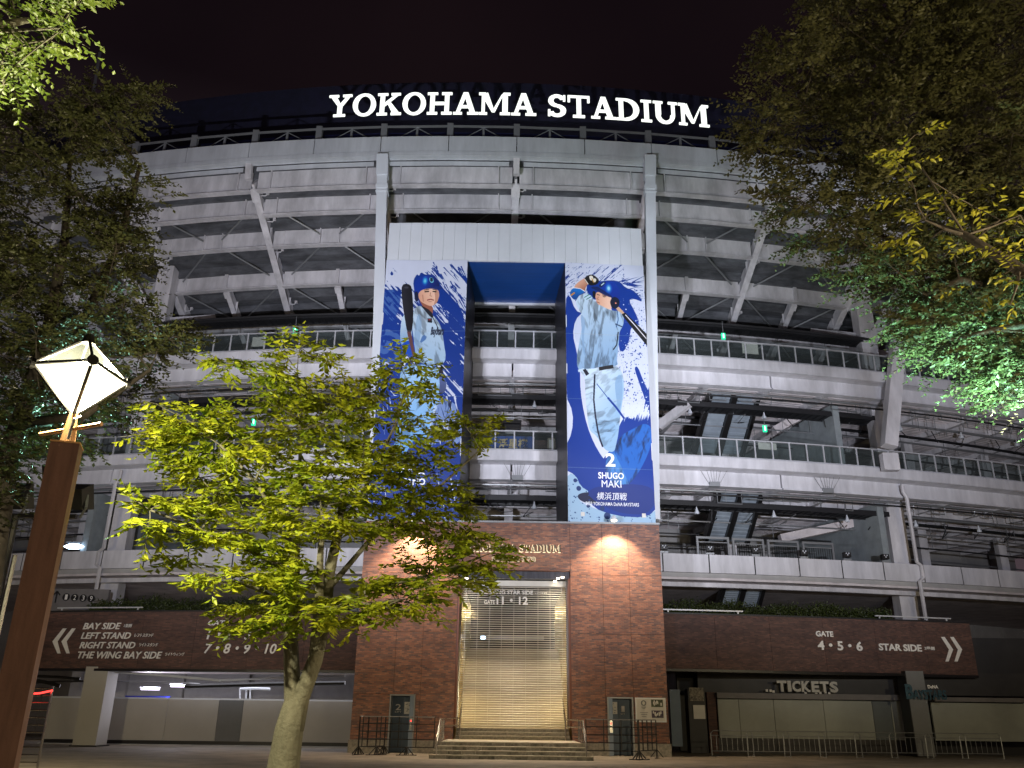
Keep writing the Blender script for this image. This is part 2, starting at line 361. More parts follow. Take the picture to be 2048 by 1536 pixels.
# roof-edge guard: posts, rails, thin braces, dark blue cloth behind
RG = thing('roof_guard', 'steel guard truss with navy cloth along the roof edge above the fascia', 'guard rail', A(TH0, 42.5, zf1))
zt = zc(254, 42.6)
for i in range(-10, 11):
    p = A(T(i/2), 42.6, zf1-.3); MB().beam(p, A(T(i/2), 42.6, zt+.12), .36, .3, up=(0, 1, 0)).build('post', M['grey'], RG)
    if i < 10:
        m_ = A(T(i/2+.25), 42.6, zf1-.3); MB().beam(m_, A(T(i/2+.25), 42.6, zt), .12, .12, up=(0, 1, 0)).build('slim_post', M['grey'], RG)
        mb = MB(); mb.tube([A(T(i/2+.03), 42.65, zf1), A(T(i/2+.25), 42.65, zt-.1), A(T(i/2+.47), 42.65, zf1)], .03, 4); mb.build('brace', M['grey'], RG)
        MB().ring(T(i/2)+.0016, T(i/2+.5)-.0016, 42.5, 42.58, zt-.12, zt, 1).build('top_rail', M['grey'], RG)
        MB().ring(T(i/2)+.002, T(i/2+.5)-.002, 42.95, 42.98, zf1-.4, zt-.2, 1).build('cloth', mat('navy_cloth', (.012, .016, .10), .8, var=.2) if i == -10 else bpy.data.materials['navy_cloth'], RG)
# dark screen behind the roof letters
sc = MB().ring(T(-5), T(5.2), 47.5, 47.8, 34, zc(166, 47.5), 20).build('roof_screen', M['navy'])
tag(sc, 'dark navy screen standing on the roof behind the lit letters', 'screen')

# floors with lip, recess and beam; ceilings; joists
def floor(yt, yl, yb0, yb1, d, tl=TL, tr=TR):
    z1, z0 = zc(yt, d), zc(yl, d); d2 = d+.85; b1, b0 = zc(yb0, d2), zc(yb1, d2)
    for k in range(-7, 7):
        a, b = max(tl, T(k)), min(tr, T(k+1))
        if b-a < .01: continue
        MB().ring(a, b, d, d+.5, z0, z1, 2).build('slab_edge', M['slab'], ST)
        MB().ring(a, b, d+.02, d2, z0-.02+.0, z0-.005, 2, z0b=b1+.0-.02, z1b=b1).build('slab_soffit', M['slab'], ST)
        MB().ring(a+.0005, b-.0005, d2, d2+.25, b0, b1-.003, 2).build('edge_girder', M['slab'], ST)
        MB().ring(a+.0005, b-.0005, d2-.12, d2+.4, b0-.09, b0-.003, 2).build('girder_flange', M['slab'], ST)
    MB().ring(tl, tr, d+.5, 60, z1-.35, z1, 26).build('floor_slab', M['inner'], ST)
    # corrugated ceiling
    cz = b0+.35; mb = MB(); n = 46
    for i in range(n):
        dd = d2+.3+i*.29; mb.ring(tl, tr, dd, dd+.15, cz-.06, cz+.06, 26)
    mb.ring(tl, tr, d2+.26, 60, cz+.06, cz+.1, 26)
    mb.build('ceiling_deck', M['ceil'], ST)
    for dd in (49.6, 52.6, 56):
        MB().ring(tl, tr, dd, dd+.3, b0-.12, cz-.07, 26).build('ceiling_beam', M['steel'], ST)
    for k in np.arange(-6, 6.5, .5):
        p = A(T(k), d2+.3, b0+.12); q = A(T(k), 59.5, b0+.12)
        MB().beam(p, q, .3, .34).build('cross_beam', M['steel'], ST)
    return z1, b0, cz
FA = floor(697, 717, 727, 752, 45.2)
FB = floor(900, 920, 929, 957, 45.2)
# lowest open level: plain panel parapet
d = 45.6; z1, z0 = zc(1099, d), zc(1136, d)
FC = (z1, z0)
pn = .635
n0, n1 = -18, 20
for i in range(n0, n1):
    a, b = T((i+.18)*pn*.52), T((i+1.18)*pn*.52)
    if a < TL or b > TR: continue
    MB().ring(a+.00036, b-.00036, d, d+.2, z0, z1, 1).build('parapet_panel', M['slab'], ST)
    MB().ring(a-.00035, a+.00035, d+.03, d+.2, z0, z1, 1).build('panel_joint', M['dark'], ST)
MB().ring(TL, TR, d+.2, 60, z1-1.2, z1-.9, 26).build('floor_slab', M['inner'], ST)
MB().ring(TL, TR, d+.25, 60, z0-.35, z0-.1, 26).build('ceiling_deck', M['ceil'], ST)
MB().ring(TL, TR, d+1.2, d+1.5, zc(1165, d+1.2), zc(1152, d+1.2), 26).build('ceiling_beam', M['steel'], ST)
# back walls of the three storeys with doorways and duct openings
for zb, ztp, mm, sd in ((FB[0], FA[1]+.3, M['inner'], 1), (FC[0]-1, FB[1]+.3, M['inner'], 2), (0, FC[1], M['inner'], 3), (FA[0], FA[0]+3.2, M['deck'], 4)):
    rr = random.Random(sd)
    for k in np.arange(-6.5, 6.5, .5):
        MB().ring(T(k)+.0004, T(k+.5)-.0004, 59.6, 60, zb, ztp, 1).build('wall_panel', mm, ST)
        if sd < 4 and rr.random() < .55:
            w = rr.uniform(.08, .3); o_ = rr.uniform(.03, .2); h = rr.choice((2.4, 2.4, 3.2, 1.1)); b_ = zb + (0 if h > 2 else 1.6)
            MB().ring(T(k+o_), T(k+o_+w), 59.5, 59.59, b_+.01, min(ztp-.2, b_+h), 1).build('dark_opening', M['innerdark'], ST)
# inner columns and cross walls
for k in np.arange(-5, 6, 1.):
    if abs(k) != 3:
        for (a, b) in ((FB[0], FA[1]), (FC[0]-.9, FB[1])):
            MB().beam(A(T(k), 53.5, a), A(T(k), 53.5, b), .55, .55, up=(0, 1, 0)).build('inner_column', M['steel'], ST)
for (t, za, zb) in ((T(2.62), FB[0], FA[1]), (T(-2.8), FB[0], FA[1]), (T(2.9), FC[0]-.9, FB[1]), (T(-3.3), FC[0]-.9, FB[1])):
    MB().ring(t, t+.004, 47.5, 59.5, za, zb-.1, 1).build('partition_wall', mat('teal_wall', (.27, .30, .31), .7, var=.1) if 'teal_wall' not in bpy.data.materials else bpy.data.materials['teal_wall'], ST)
# round big columns at the third bays, base to girder, with drain pipes
for k, th in ((3, radians(14.28)), (-3, radians(-11.75))):
    zt_ = zcone(48)+.9
    MB().beam(A(th, 48, 4.5), A(th, 48, zt_), 1.0, 1.0, up=(0, 1, 0)).build('main_column', M['steel'], ST)
    for z in (9.1, 14.2, 19.9): MB().beam(A(th, 48, z), A(th, 48, z+.25), 1.14, 1.14, up=(0, 1, 0)).build('column_collar', M['steel'], ST)
    # diagonal gusset under the girder
    p = A(th, 47.6, zt_-4.5); q = A(th+radians(1.6 if k > 0 else -1.6), 45.6, zt_+.8)
    MB().beam(p, q, .5, .7).build('column_arm', M['steel'], ST)
    q = A(th-radians(1.3 if k > 0 else -1.3), 50.5, zcone(50.5)); MB().beam(A(th, 48.2, zt_-3.8), q, .45, .5).build('column_arm', M['steel'], ST)
    s_ = -1 if k > 0 else 1
    mb = MB(); dx = s_*.0085
    if k > 0 or True:
        za, zb_, zcx = FA[1], FB[1], FC[1]
        pts = [(za+1.3, dx*.6), (za+.3, dx*.6), (za-.2, dx*1.05), (za-.9, dx*1.05), (FB[0]+.2, dx*1.0)]
        mb.tube([A(th+x, 46.0, z) for z, x in pts], .11, 6)
        pts = [(FB[0]-.9, dx*1.2), (zb_+.1, dx*1.2), (zb_-.2, dx*1.0), (FC[0]+.1, dx*1.0), (FC[0]-.1, dx*.7), (FC[1]+.2, dx*.7), (FC[1], dx), (6.4, dx)]
        mb.tube([A(th+x, 45.4, z) for z, x in pts], .11, 6)
    mb.build('drain_pipe', M['steel'], ST)
MB().beam(A(radians(14.55), 44.4, 27.2), A(radians(13.0), 44.4, 16.3), .75, .7, up=(0, 1, 0)).build('outer_strut', M['steel'], ST)
MB().beam(A(radians(12.98), 44.5, 15.9), A(radians(12.98), 44.5, 14.9), .9, .5, up=(0, 1, 0)).build('strut_shoe', M['steel'], ST)
# outer struts beside the banner frame
for s_, (xa, ya, xb, yb) in ((-1, (766, 320, 749, 1040)), (1, (1299, 322, 1307, 1040))):
    p = at(xa, ya, 42.1 if s_ < 0 else 42.4); q = at(xb, yb, 42.2 if s_ < 0 else 42.6)
    MB().beam(p, q, .58, .5, up=(0, 1, 0)).build('edge_column', M['header'], ST)
    MB().beam(p+Vector((0, -.03, .2)), p+(q-p)*.055, .66, .7, up=(0, 1, 0)).build('column_head', M['header'], ST)
    mb = MB(); c = p+(q-p)*.085
    mb.beam(c, c+(q-p)*.012, .7, .6, up=(0, 1, 0)); c = p+(q-p)*.105; mb.beam(c, c+(q-p)*.003, .7, .6, up=(0, 1, 0)); mb.build('splice_plate', M['header'], ST)
# service runs: cable trays, pipes, hangers
def run(zz, d, r, mname, tl=TL, tr=TR, name='pipe', n=52):
    MB().tube([A(tl+(tr-tl)*i/n, d, zz) for i in range(n+1)], r, 6).build(name, M[mname], ST)
def tray(zz, d, w=.7, h=.2, tl=T(-3), tr=T(3.1), name='cable_tray'):
    mb = MB(); mb.ring(tl, tr, d, d+.05, zz, zz+h, 26); mb.ring(tl, tr, d+w, d+w+.05, zz, zz+h, 26)
    n = int((tr-tl)*104/.45)
    for i in range(n):
        t = tl+(tr-tl)*i/n; mb.ring(t, t+.0006, d+.05, d+w, zz, zz+.05, 1)
    mb.build(name, M['dark'], ST)
    MB().ring(tl, tr, d+.06, d+w-.01, zz+.06, zz+.14, 26).build('cable_bundle', M['dark'], ST)
zt1 = zc(640, 50)
tray(zc(634, 47.6), 47.6, .9, .3); run(zc(628, 47.4), 47.4, .09, 'dark', T(-3), T(3.1))
for (fz, yy) in ((FA, 1), (FB, 2)):
    b0 = fz[1]
    tray(b0-.85, 47.6, 1.1, .3); 
    run(b0-.15, 46.9, .06, 'grey'); run(b0-.3, 47.1, .05, 'dark'); run(b0-.45, 48.9, .08, 'grey'); run(b0-.2, 51.5, .1, 'dark'); run(b0-1.5, 52.5, .05, 'dark'); run(b0-1.25, 49.9, .045, 'grey'); run(b0-1.9, 54.4, .05, 'grey')
    rr = random.Random(yy)
    mb = MB(); mb2 = MB(); mb3 = MB()
    for i in range(150):
        t = TL+(TR-TL)*i/150; dd = rr.choice((47.65, 48.6, 50.3, 51.5, 52.5, 49.9)); zl = {47.65: .85, 48.6: .85, 50.3: .3, 51.5: .2, 52.5: 1.5, 49.9: 1.25}[dd]
        mb.tube([A(t, dd, b0-zl), A(t, dd, fz[2]-.08)], .022, 4)
        if i % 3 == 0:
            h = rr.uniform(.2, .7); t2 = t+rr.uniform(.004, .02)
            mb2.tube([A(t, 47.3, b0-.05), A(t, 47.3, b0-.05-h), A(t2, 47.35, b0-.05-h), A(t2, 47.3, b0-.1)], .035, 4)
        if i % 4 == 1:
            t2 = t+rr.uniform(-.01, .01); mb3.tube([A(t, 48.3, b0-.9), A(t2, 48.6+rr.uniform(-.3, .3), b0-1.3-rr.uniform(0, .4)), A(t2+.006, 49, b0-1.2)], .03, 4)
    mb.build('hanger_rods', M['grey'], ST)['kind'] = 'stuff'; mb2.build('pipe_branches', M['grey'], ST)['kind'] = 'stuff'; mb3.build('loose_cables', M['dark'], ST)['kind'] = 'stuff'
    for k in np.arange(-5.4, 5.5, .62):
        mb = MB(); c = A(T(k), 47.9, b0-1.05); mb.tube([c+Vector((0, 0, .2)), c-Vector((0, 0, .08))], [.03, .1], 8); mb.tube([c-Vector((0, 0, .08)), c-Vector((0, 0, .22))], .13, 8)
        mb.build('ceiling_speaker', M['header'], ST)
# stairs climbing outward behind the balconies (right side): stringers and treads
def stair(pxl, pxr, ytop, ybot, dtop, dbot, xshift, name):
    t0, zt_ = arc(pxl, ytop, dtop); t1, _ = arc(pxr, ytop, dtop); t2, zb_ = arc(pxl-xshift, ybot, dbot); t3, _ = arc(pxr-xshift, ybot, dbot)
    P = [A(t0, dtop, zt_), A(t1, dtop, zt_), A(t2, dbot, zb_), A(t3, dbot, zb_)]
    for w0, w1 in ((0., .5), (.5, 1.)):
        a = P[0].lerp(P[1], w0+.02); b = P[0].lerp(P[1], w1-.02); c = P[2].lerp(P[3], w0+.02); e_ = P[2].lerp(P[3], w1-.02)
        for p, q in ((a, c), (b, e_)): MB().beam(p, q, .22, .55).build('stringer', M['black'], ST)
        n = 13
        for i in range(n):
            f = (i+.1)/n; f2 = (i+.86)/n
            p = a.lerp(c, f).lerp(b.lerp(e_, f), .5); q = a.lerp(c, f2).lerp(b.lerp(e_, f2), .5); wd = (a-b).length*.84
            ux = (b-a).normalized()
            MB().hexa([p-ux*wd/2, q-ux*wd/2, q+ux*wd/2, p+ux*wd/2, p-ux*wd/2+Vector((0, 0, .1)), q-ux*wd/2+Vector((0, 0, .1)), q+ux*wd/2+Vector((0, 0, .1)), p+ux*wd/2+Vector((0, 0, .1))]).build('stair_tread', bpy.data.materials.get('stair_grey') or mat('stair_grey', (.25, .29, .33), .5, var=.08), ST)
stair(1418, 1516, 788, 905, 48.2, 51.5, 32, 'a')
stair(1436, 1522, 985, 1082, 48.2, 51.5, 28, 'b')
stair(1448, 1530, 1160, 1212, 48.6, 50.5, 14, 'c')
# grey landing furniture in the right bays: signs of stairs and ramp soffits
for (x0, y0, x1, y1, dd) in ((1548, 862, 1620, 822, 53), (1560, 1078, 1740, 1040, 53)):
    p = at(x0, y0, dd); q = at(x1, y1, dd); MB().beam(p, q, .6, .5, up=(0, 0, 1)).build('ramp_soffit', M['ceil'], ST)
MB().beam(at(1318, 852, 49.5), at(1378, 806, 48.5), .35, .5).build('knee_brace', M['steel'], ST)
MB().beam(at(1316, 1005, 49.5), at(1336, 985, 48.5), .35, .5).build('knee_brace', M['steel'], ST)

# balcony railings: posts, panes, rails
def railing(yt, yb, d, label, cat='railing', tl=T(-4.6), tr=T(5.4), pitch=1.06, glass=True):
    z1, z0 = zc(yt, d), zc(yb, d); R_ = thing('balcony_railing', label, cat, A(TH0, d, z0)); dt = pitch/(R0-d); n = int((tr-tl)/dt)
    for i in range(n+1):
        t = tl+i*dt; MB().ring(t-.00035, t+.00035, d, d+.07, z0, z1-.06, 1).build('post', M['rail'], R_)
        if i < n:
            MB().ring(t+.0005, t+dt-.0005, d+.02, d+.035, z0+.08, z1-.1, 1).build('glass_pane', M['glass'], R_)
            MB().ring(t, t+dt, d-.02, d+.09, z1-.06, z1, 1).build('handrail', M['rail'], R_)
            MB().ring(t+.0004, t+dt-.0004, d+.01, d+.06, z0+.01, z0+.07, 1).build('bottom_rail', M['rail'], R_)
    return z0, z1
RA = railing(661, 697, 45.45, 'glass and aluminium railing of the upper balcony, just under the sloping stand')
RB = railing(861, 900, 45.45, 'glass and aluminium railing of the middle balcony, level with the gold lettered board')
# guard frames above the lowest parapet at the right
G = thing('guard_frame', 'tall grey steel guard frames behind the lowest white parapet', 'guard rail', at(1390, 1104, 46.2))
for x0, x1 in ((1392, 1460), (1464, 1530), (1534, 1600), (1604, 1670)):
    ra = arc(x0, 1072+(x0-1392)*.05, 46.3); rb = arc(x1, 1104+(x0-1392)*.06, 46.3); mb = MB()
    mb.ring(ra[0], rb[0], 46.3, 46.4, ra[1]-.12, ra[1], 1); mb.ring(ra[0], ra[0]+.0011, 46.28, 46.42, FC[0]-.9, ra[1]-.125, 1); mb.ring(rb[0]-.0011, rb[0], 46.28, 46.42, FC[0]-.9, ra[1]-.125, 1)
    mb.ring(ra[0]+.0011, rb[0]-.0011, 46.33, 46.37, ra[1]-.33, ra[1]-.28, 1); mb.build('frame', M['grey'], G)
    mb = MB()
    for i in range(1, 14):
        t = ra[0]+(rb[0]-ra[0])*i/14; mb.ring(t, t+.0002, 46.34, 46.36, FC[0]-.9, ra[1]-.34, 1)
    mb.build('bars', M['black'], G)
# small notice boards hung on the railings
for i, (x0, x1, y0, y1, lab) in enumerate(((1488, 1517, 683, 704, 'white notice board hung on the upper balcony railing at right'), (501, 531, 671, 691, 'white notice board hung on the upper balcony railing at left'), (1522, 1557, 884, 895, 'white notice board behind the middle balcony glass at right'))):
    a = arc(x0, y1, 45.4); b = arc(x1, y0, 45.4)
    tag(MB().ring(a[0], b[0], 45.55 if i < 2 else 45.7, 45.6 if i < 2 else 45.75, a[1], b[1], 1).build('notice_board', M['white']), lab, 'notice')
# floodlights on the lowest parapet
proto = None
for i, x in enumerate((1328, 1420, 1511, 1608, 1694, 1770)):
    t, z = arc(x, 1104+(x-1328)*.022, 45.5); z = FC[0]
    p = A(t, 45.5, z)
    f = thing('parapet_floodlight', ['beside the brick gate', 'second from the brick gate', 'third from the brick gate', 'fourth from the brick gate', 'fifth from the brick gate', 'beside the big column'][i], 'floodlight', p, 'small floodlights standing on the lowest parapet')
    f['label'] = 'small black floodlight on the parapet, ' + f['label']
    MB().box(p.x-.19, p.x+.19, p.y-.12, p.y+.2, z+.16, z+.44).build('lamp_housing', M['black'], f)
    MB().box(p.x-.22, p.x+.22, p.y-.03, p.y+.1, z+.002, z+.08).build('bracket', M['grey'], f)
    mb = MB()
    for dx, dz in ((-.07, .36), (.07, .36), (0, .27)): mb.box(p.x+dx-.03, p.x+dx+.03, p.y-.14, p.y-.122, z+dz-.03, z+dz+.03)
    mb.build('lens', M['header'], f)
# exit signs
for i, (x, y, d, lab) in enumerate(((590, 662, 46.5, 'green exit sign hanging above the upper balcony at left'), (1447, 672, 46.5, 'green exit sign hanging above the upper balcony at right'), (507, 844, 47, 'green exit sign hanging in the middle storey behind the bright tree'), (1530, 857, 47, 'green exit sign hanging in the middle storey beside the stairs'))):
    p = at(x, y, d); E_ = thing('exit_sign', lab, 'exit sign', p, 'green exit signs under the concourse ceilings')
    MB().box(p.x-.12, p.x+.12, p.y, p.y+.08, p.z-.2, p.z+.2).build('sign_box', M['exitg'], E_)
    mb = MB().box(p.x-.04, p.x+.05, p.y-.012, p.y-.003, p.z-.13, p.z+.1); mb.box(p.x-.03, p.x+.03, p.y-.012, p.y-.003, p.z+.11, p.z+.16); mb.build('running_figure', M['exitw'], E_)
    MB().tube([p+Vector((0, .04, .2)), p+Vector((0, .04, 1.0))], .02, 4).build('hanger', M['grey'], E_)
# bird-spike clusters on the middle girder
for i, (x, y) in enumerate(((1035, 946), (1428, 958), (1655, 975))):
    p = A(arc(x, y, 45.9)[0], 45.9, zc(957, 45.9)+.05); f = thing('cable_fan', ['under the gold lettered board in the portal', 'right of the large blue banners', 'near the big right column'][i], 'cables', p, 'fans of thin wires on the middle balcony girder')
    f['label'] = 'fan of thin wires with a small lamp, ' + f['label']
    mb = MB()
    for a in (-1, -.55, -.25, .0, .25, .55, 1): mb.tube([p+Vector((a*.35, 0, .1)), p+Vector((a*1.0, -.15, 1.35-abs(a)*.15))], .010, 4)
    mb.build('wires', M['dark'], f); MB().box(p.x-.3, p.x+.3, p.y-.1, p.y+.2, p.z-.15, p.z+.12).build('lamp_housing', M['grey'], f)

# ---------------------------------------------------------------- banner frame (portal)
PF = thing('portal_frame', 'tall white portal frame with blue soffit and dark inner jambs on the brick gate', 'portal', (0.1, 41, 10.3))
XL, XR = -6.92, 7.1; IL, IR = -2.5, 2.81; ZT, ZH, ZB = 24.66, 27.05, 10.34
def xt(x, d=41): return math.asin((x-XC)/(R0-d))
n = 23
for i in range(n):
    a, b = XL+(XR-XL)*i/n, XL+(XR-XL)*(i+1)/n
    MB().ring(xt(a)+.00004, xt(b)-.00004, 41, 41.12, ZT+.02, ZH, 1).build('header_panel', M['header'], PF)
MB().ring(xt(XL), xt(XR), 41.123, 45.8, ZT+.03, ZH-.05, 6).build('header_core', M['header'], PF)
for a, b, nm in ((XL, IL, 'pylon'), (IR, XR, 'pylon')):
    MB().ring(xt(a), xt(b), 41.1, 41.5, ZB, ZT, 4).build(nm, M['header'], PF)
# jambs taper inward, soffit blue
for s_, x0, x1 in ((0, IL, IL+.22), (1, IR, IR-.3)):
    p0 = A(xt(x0), 41.06, 0); p1 = Vector((x1, 46, 0)); n_ = 8
    w = .06*(1 if s_ else -1)
    for j in range(4):
        z0 = ZB+(ZT-ZB)*j/4+.006; z1 = ZB+(ZT-ZB)*(j+1)/4-.006
        MB().hexa([(p0.x, p0.y, z0), (p1.x, p1.y, z0), (p1.x+w*4, p1.y, z0), (p0.x+w, p0.y, z0), (p0.x, p0.y, z1), (p1.x, p1.y, z1), (p1.x+w*4, p1.y, z1), (p0.x+w, p0.y, z1)]).build('jamb_panel', M['jamb'], PF)
MB().hexa([(IL-.02, 41.14, ZT+.005), (IR+.02, 41.14, ZT+.005), (IR-.3, 46, ZT+.005), (IL+.22, 46, ZT+.005), (IL-.02, 41.14, ZT+.025), (IR+.02, 41.14, ZT+.025), (IR-.3, 46, ZT+.025), (IL+.22, 46, ZT+.025)]).build('soffit', M['bluesoffit'], PF)
MB().box(IL+.2, IR-.28, 46.0, 46.15, ZT-.12, ZT+.2).build('back_trim', M['rail'], PF)
for k in range(-4, 5): pass

# ---------------------------------------------------------------- printed banners
def chaikin(P, it=2):
    P = np.array(P, float)
    for _ in range(it):
        Q = np.roll(P, -1, 0); P = np.stack([P*.75+Q*.25, P*.25+Q*.75], 1).reshape(-1, 2)
    return P
class Canvas:
    def __init__(s, w, h, to): s.w = w; s.h = h; s.im = np.zeros((h, w, 3)); s.to = to; s.Y, s.X = np.mgrid[0:h, 0:w].astype(float)
    def mask(s, P, sm=2, soft=1.2):
        P = np.array([s.to(*p) for p in P])
        if sm: P = chaikin(P, sm)
        x0, y0 = np.floor(P.min(0)-4).astype(int); x1, y1 = np.ceil(P.max(0)+4).astype(int)
        x0 = max(0, x0); y0 = max(0, y0); x1 = min(s.w, x1); y1 = min(s.h, y1); m = np.zeros((s.h, s.w))
        if x1 <= x0 or y1 <= y0: return m
        X = s.X[y0:y1, x0:x1]; Y = s.Y[y0:y1, x0:x1]; ins = np.zeros(X.shape, bool); Q = np.roll(P, -1, 0)
        for (ax, ay), (bx, by) in zip(P, Q):
            if ay == by: continue
            c = ((ay > Y) != (by > Y)) & (X < (bx-ax)*(Y-ay)/(by-ay)+ax); ins ^= c
        m[y0:y1, x0:x1] = ins; return m
    def fill(s, P, c, sm=2, c2=None, p=None, q=None, fold=0., k=6., ang=.4, a=1., seed=0):
        k = k*2.1; fold = fold*.75
        m = s.mask(P, sm)*a; c = np.array(c)/255.
        if c2 is not None:
            p_ = np.array(s.to(*p)); q_ = np.array(s.to(*q)); d = q_-p_
            t = np.clip(((s.X-p_[0])*d[0]+(s.Y-p_[1])*d[1])/(d@d), 0, 1)[..., None]; col = c*(1-t)+np.array(c2)/255.*t
        else: col = np.ones((s.h, s.w, 3))*c
        if fold:
            f = streaks(s.h, s.w, ang+pi/2, 90, k*1.6, seed+3); f2 = streaks(s.h, s.w, ang+1.1, 60, k*1.2, seed+8)
            col = col*(1-fold*1.5*(np.clip((.47-f)*7, 0, 1)+.6*np.clip((.42-f2)*7, 0, 1))[..., None]).clip(0, 1)
        s.im = s.im*(1-m[..., None]) + col*m[..., None]
    def blob(s, x, y, rx, ry, c, soft=1., a=1.):
        cx, cy = s.to(x, y); sc_ = abs(s.to(x+1, y)[0]-cx)
        r_ = ((s.X-cx)/(rx*sc_))**2+((s.Y-cy)/(ry*sc_))**2; m = np.clip((1-r_)*soft*3, 0, 1)*a
        s.im = s.im*(1-m[..., None])+np.array(c)/255.*m[..., None]
    def line(s, P, w, c):
        for (a, b) in zip(P[:-1], P[1:]):
            dx, dy = b[0]-a[0], b[1]-a[1]; l = sqrt(dx*dx+dy*dy); nx, ny = -dy/l*w/2, dx/l*w/2
            s.fill([(a[0]+nx, a[1]+ny), (b[0]+nx, b[1]+ny), (b[0]-nx, b[1]-ny), (a[0]-nx, a[1]-ny)], c, sm=0)
    def image(s, name):
        im = bpy.data.images.new(name, s.w, s.h); lin = s.im[::-1]; px = np.ones((s.h, s.w, 4), np.float32); px[..., :3] = lin
        im.pixels.foreach_set(px.ravel()); im.update(); im.pack(); return im
def noise2(h, w, cell, seed):
    r = np.random.default_rng(seed); o = np.zeros((h, w)); amp = 1; tot = 0
    for _ in range(4):
        gh, gw = int(h/cell)+3, int(w/cell)+3; g_ = r.random((gh, gw)); y = np.arange(h)/cell; x = np.arange(w)/cell
        yi = y.astype(int); xi = x.astype(int); fy = (y-yi); fx = (x-xi); fy = (fy*fy*(3-2*fy))[:, None]; fx = (fx*fx*(3-2*fx))[None]
        a = g_[yi][:, xi]; b = g_[yi][:, xi+1]; c = g_[yi+1][:, xi]; d_ = g_[yi+1][:, xi+1]
        o += amp*((a*(1-fx)+b*fx)*(1-fy)+(c*(1-fx)+d_*fx)*fy); tot += amp; amp *= .55; cell = max(1.5, cell/2)
    return o/tot
def streaks(h, w, ang, la, lb, seed):
    """noise stretched along a direction"""
    big = int(sqrt(h*h+w*w))+4; n = noise2(big, big, 1.0*lb, seed); Y, X = np.mgrid[0:h, 0:w]; Y = Y-h/2; X = X-w/2
    u = X*cos(ang)+Y*sin(ang); v = -X*sin(ang)+Y*cos(ang)
    return n[np.clip((v+big/2), 0, big-1).astype(int), np.clip(u*lb/la+big/2, 0, big-1).astype(int)]
CW, CH = 400, 1280
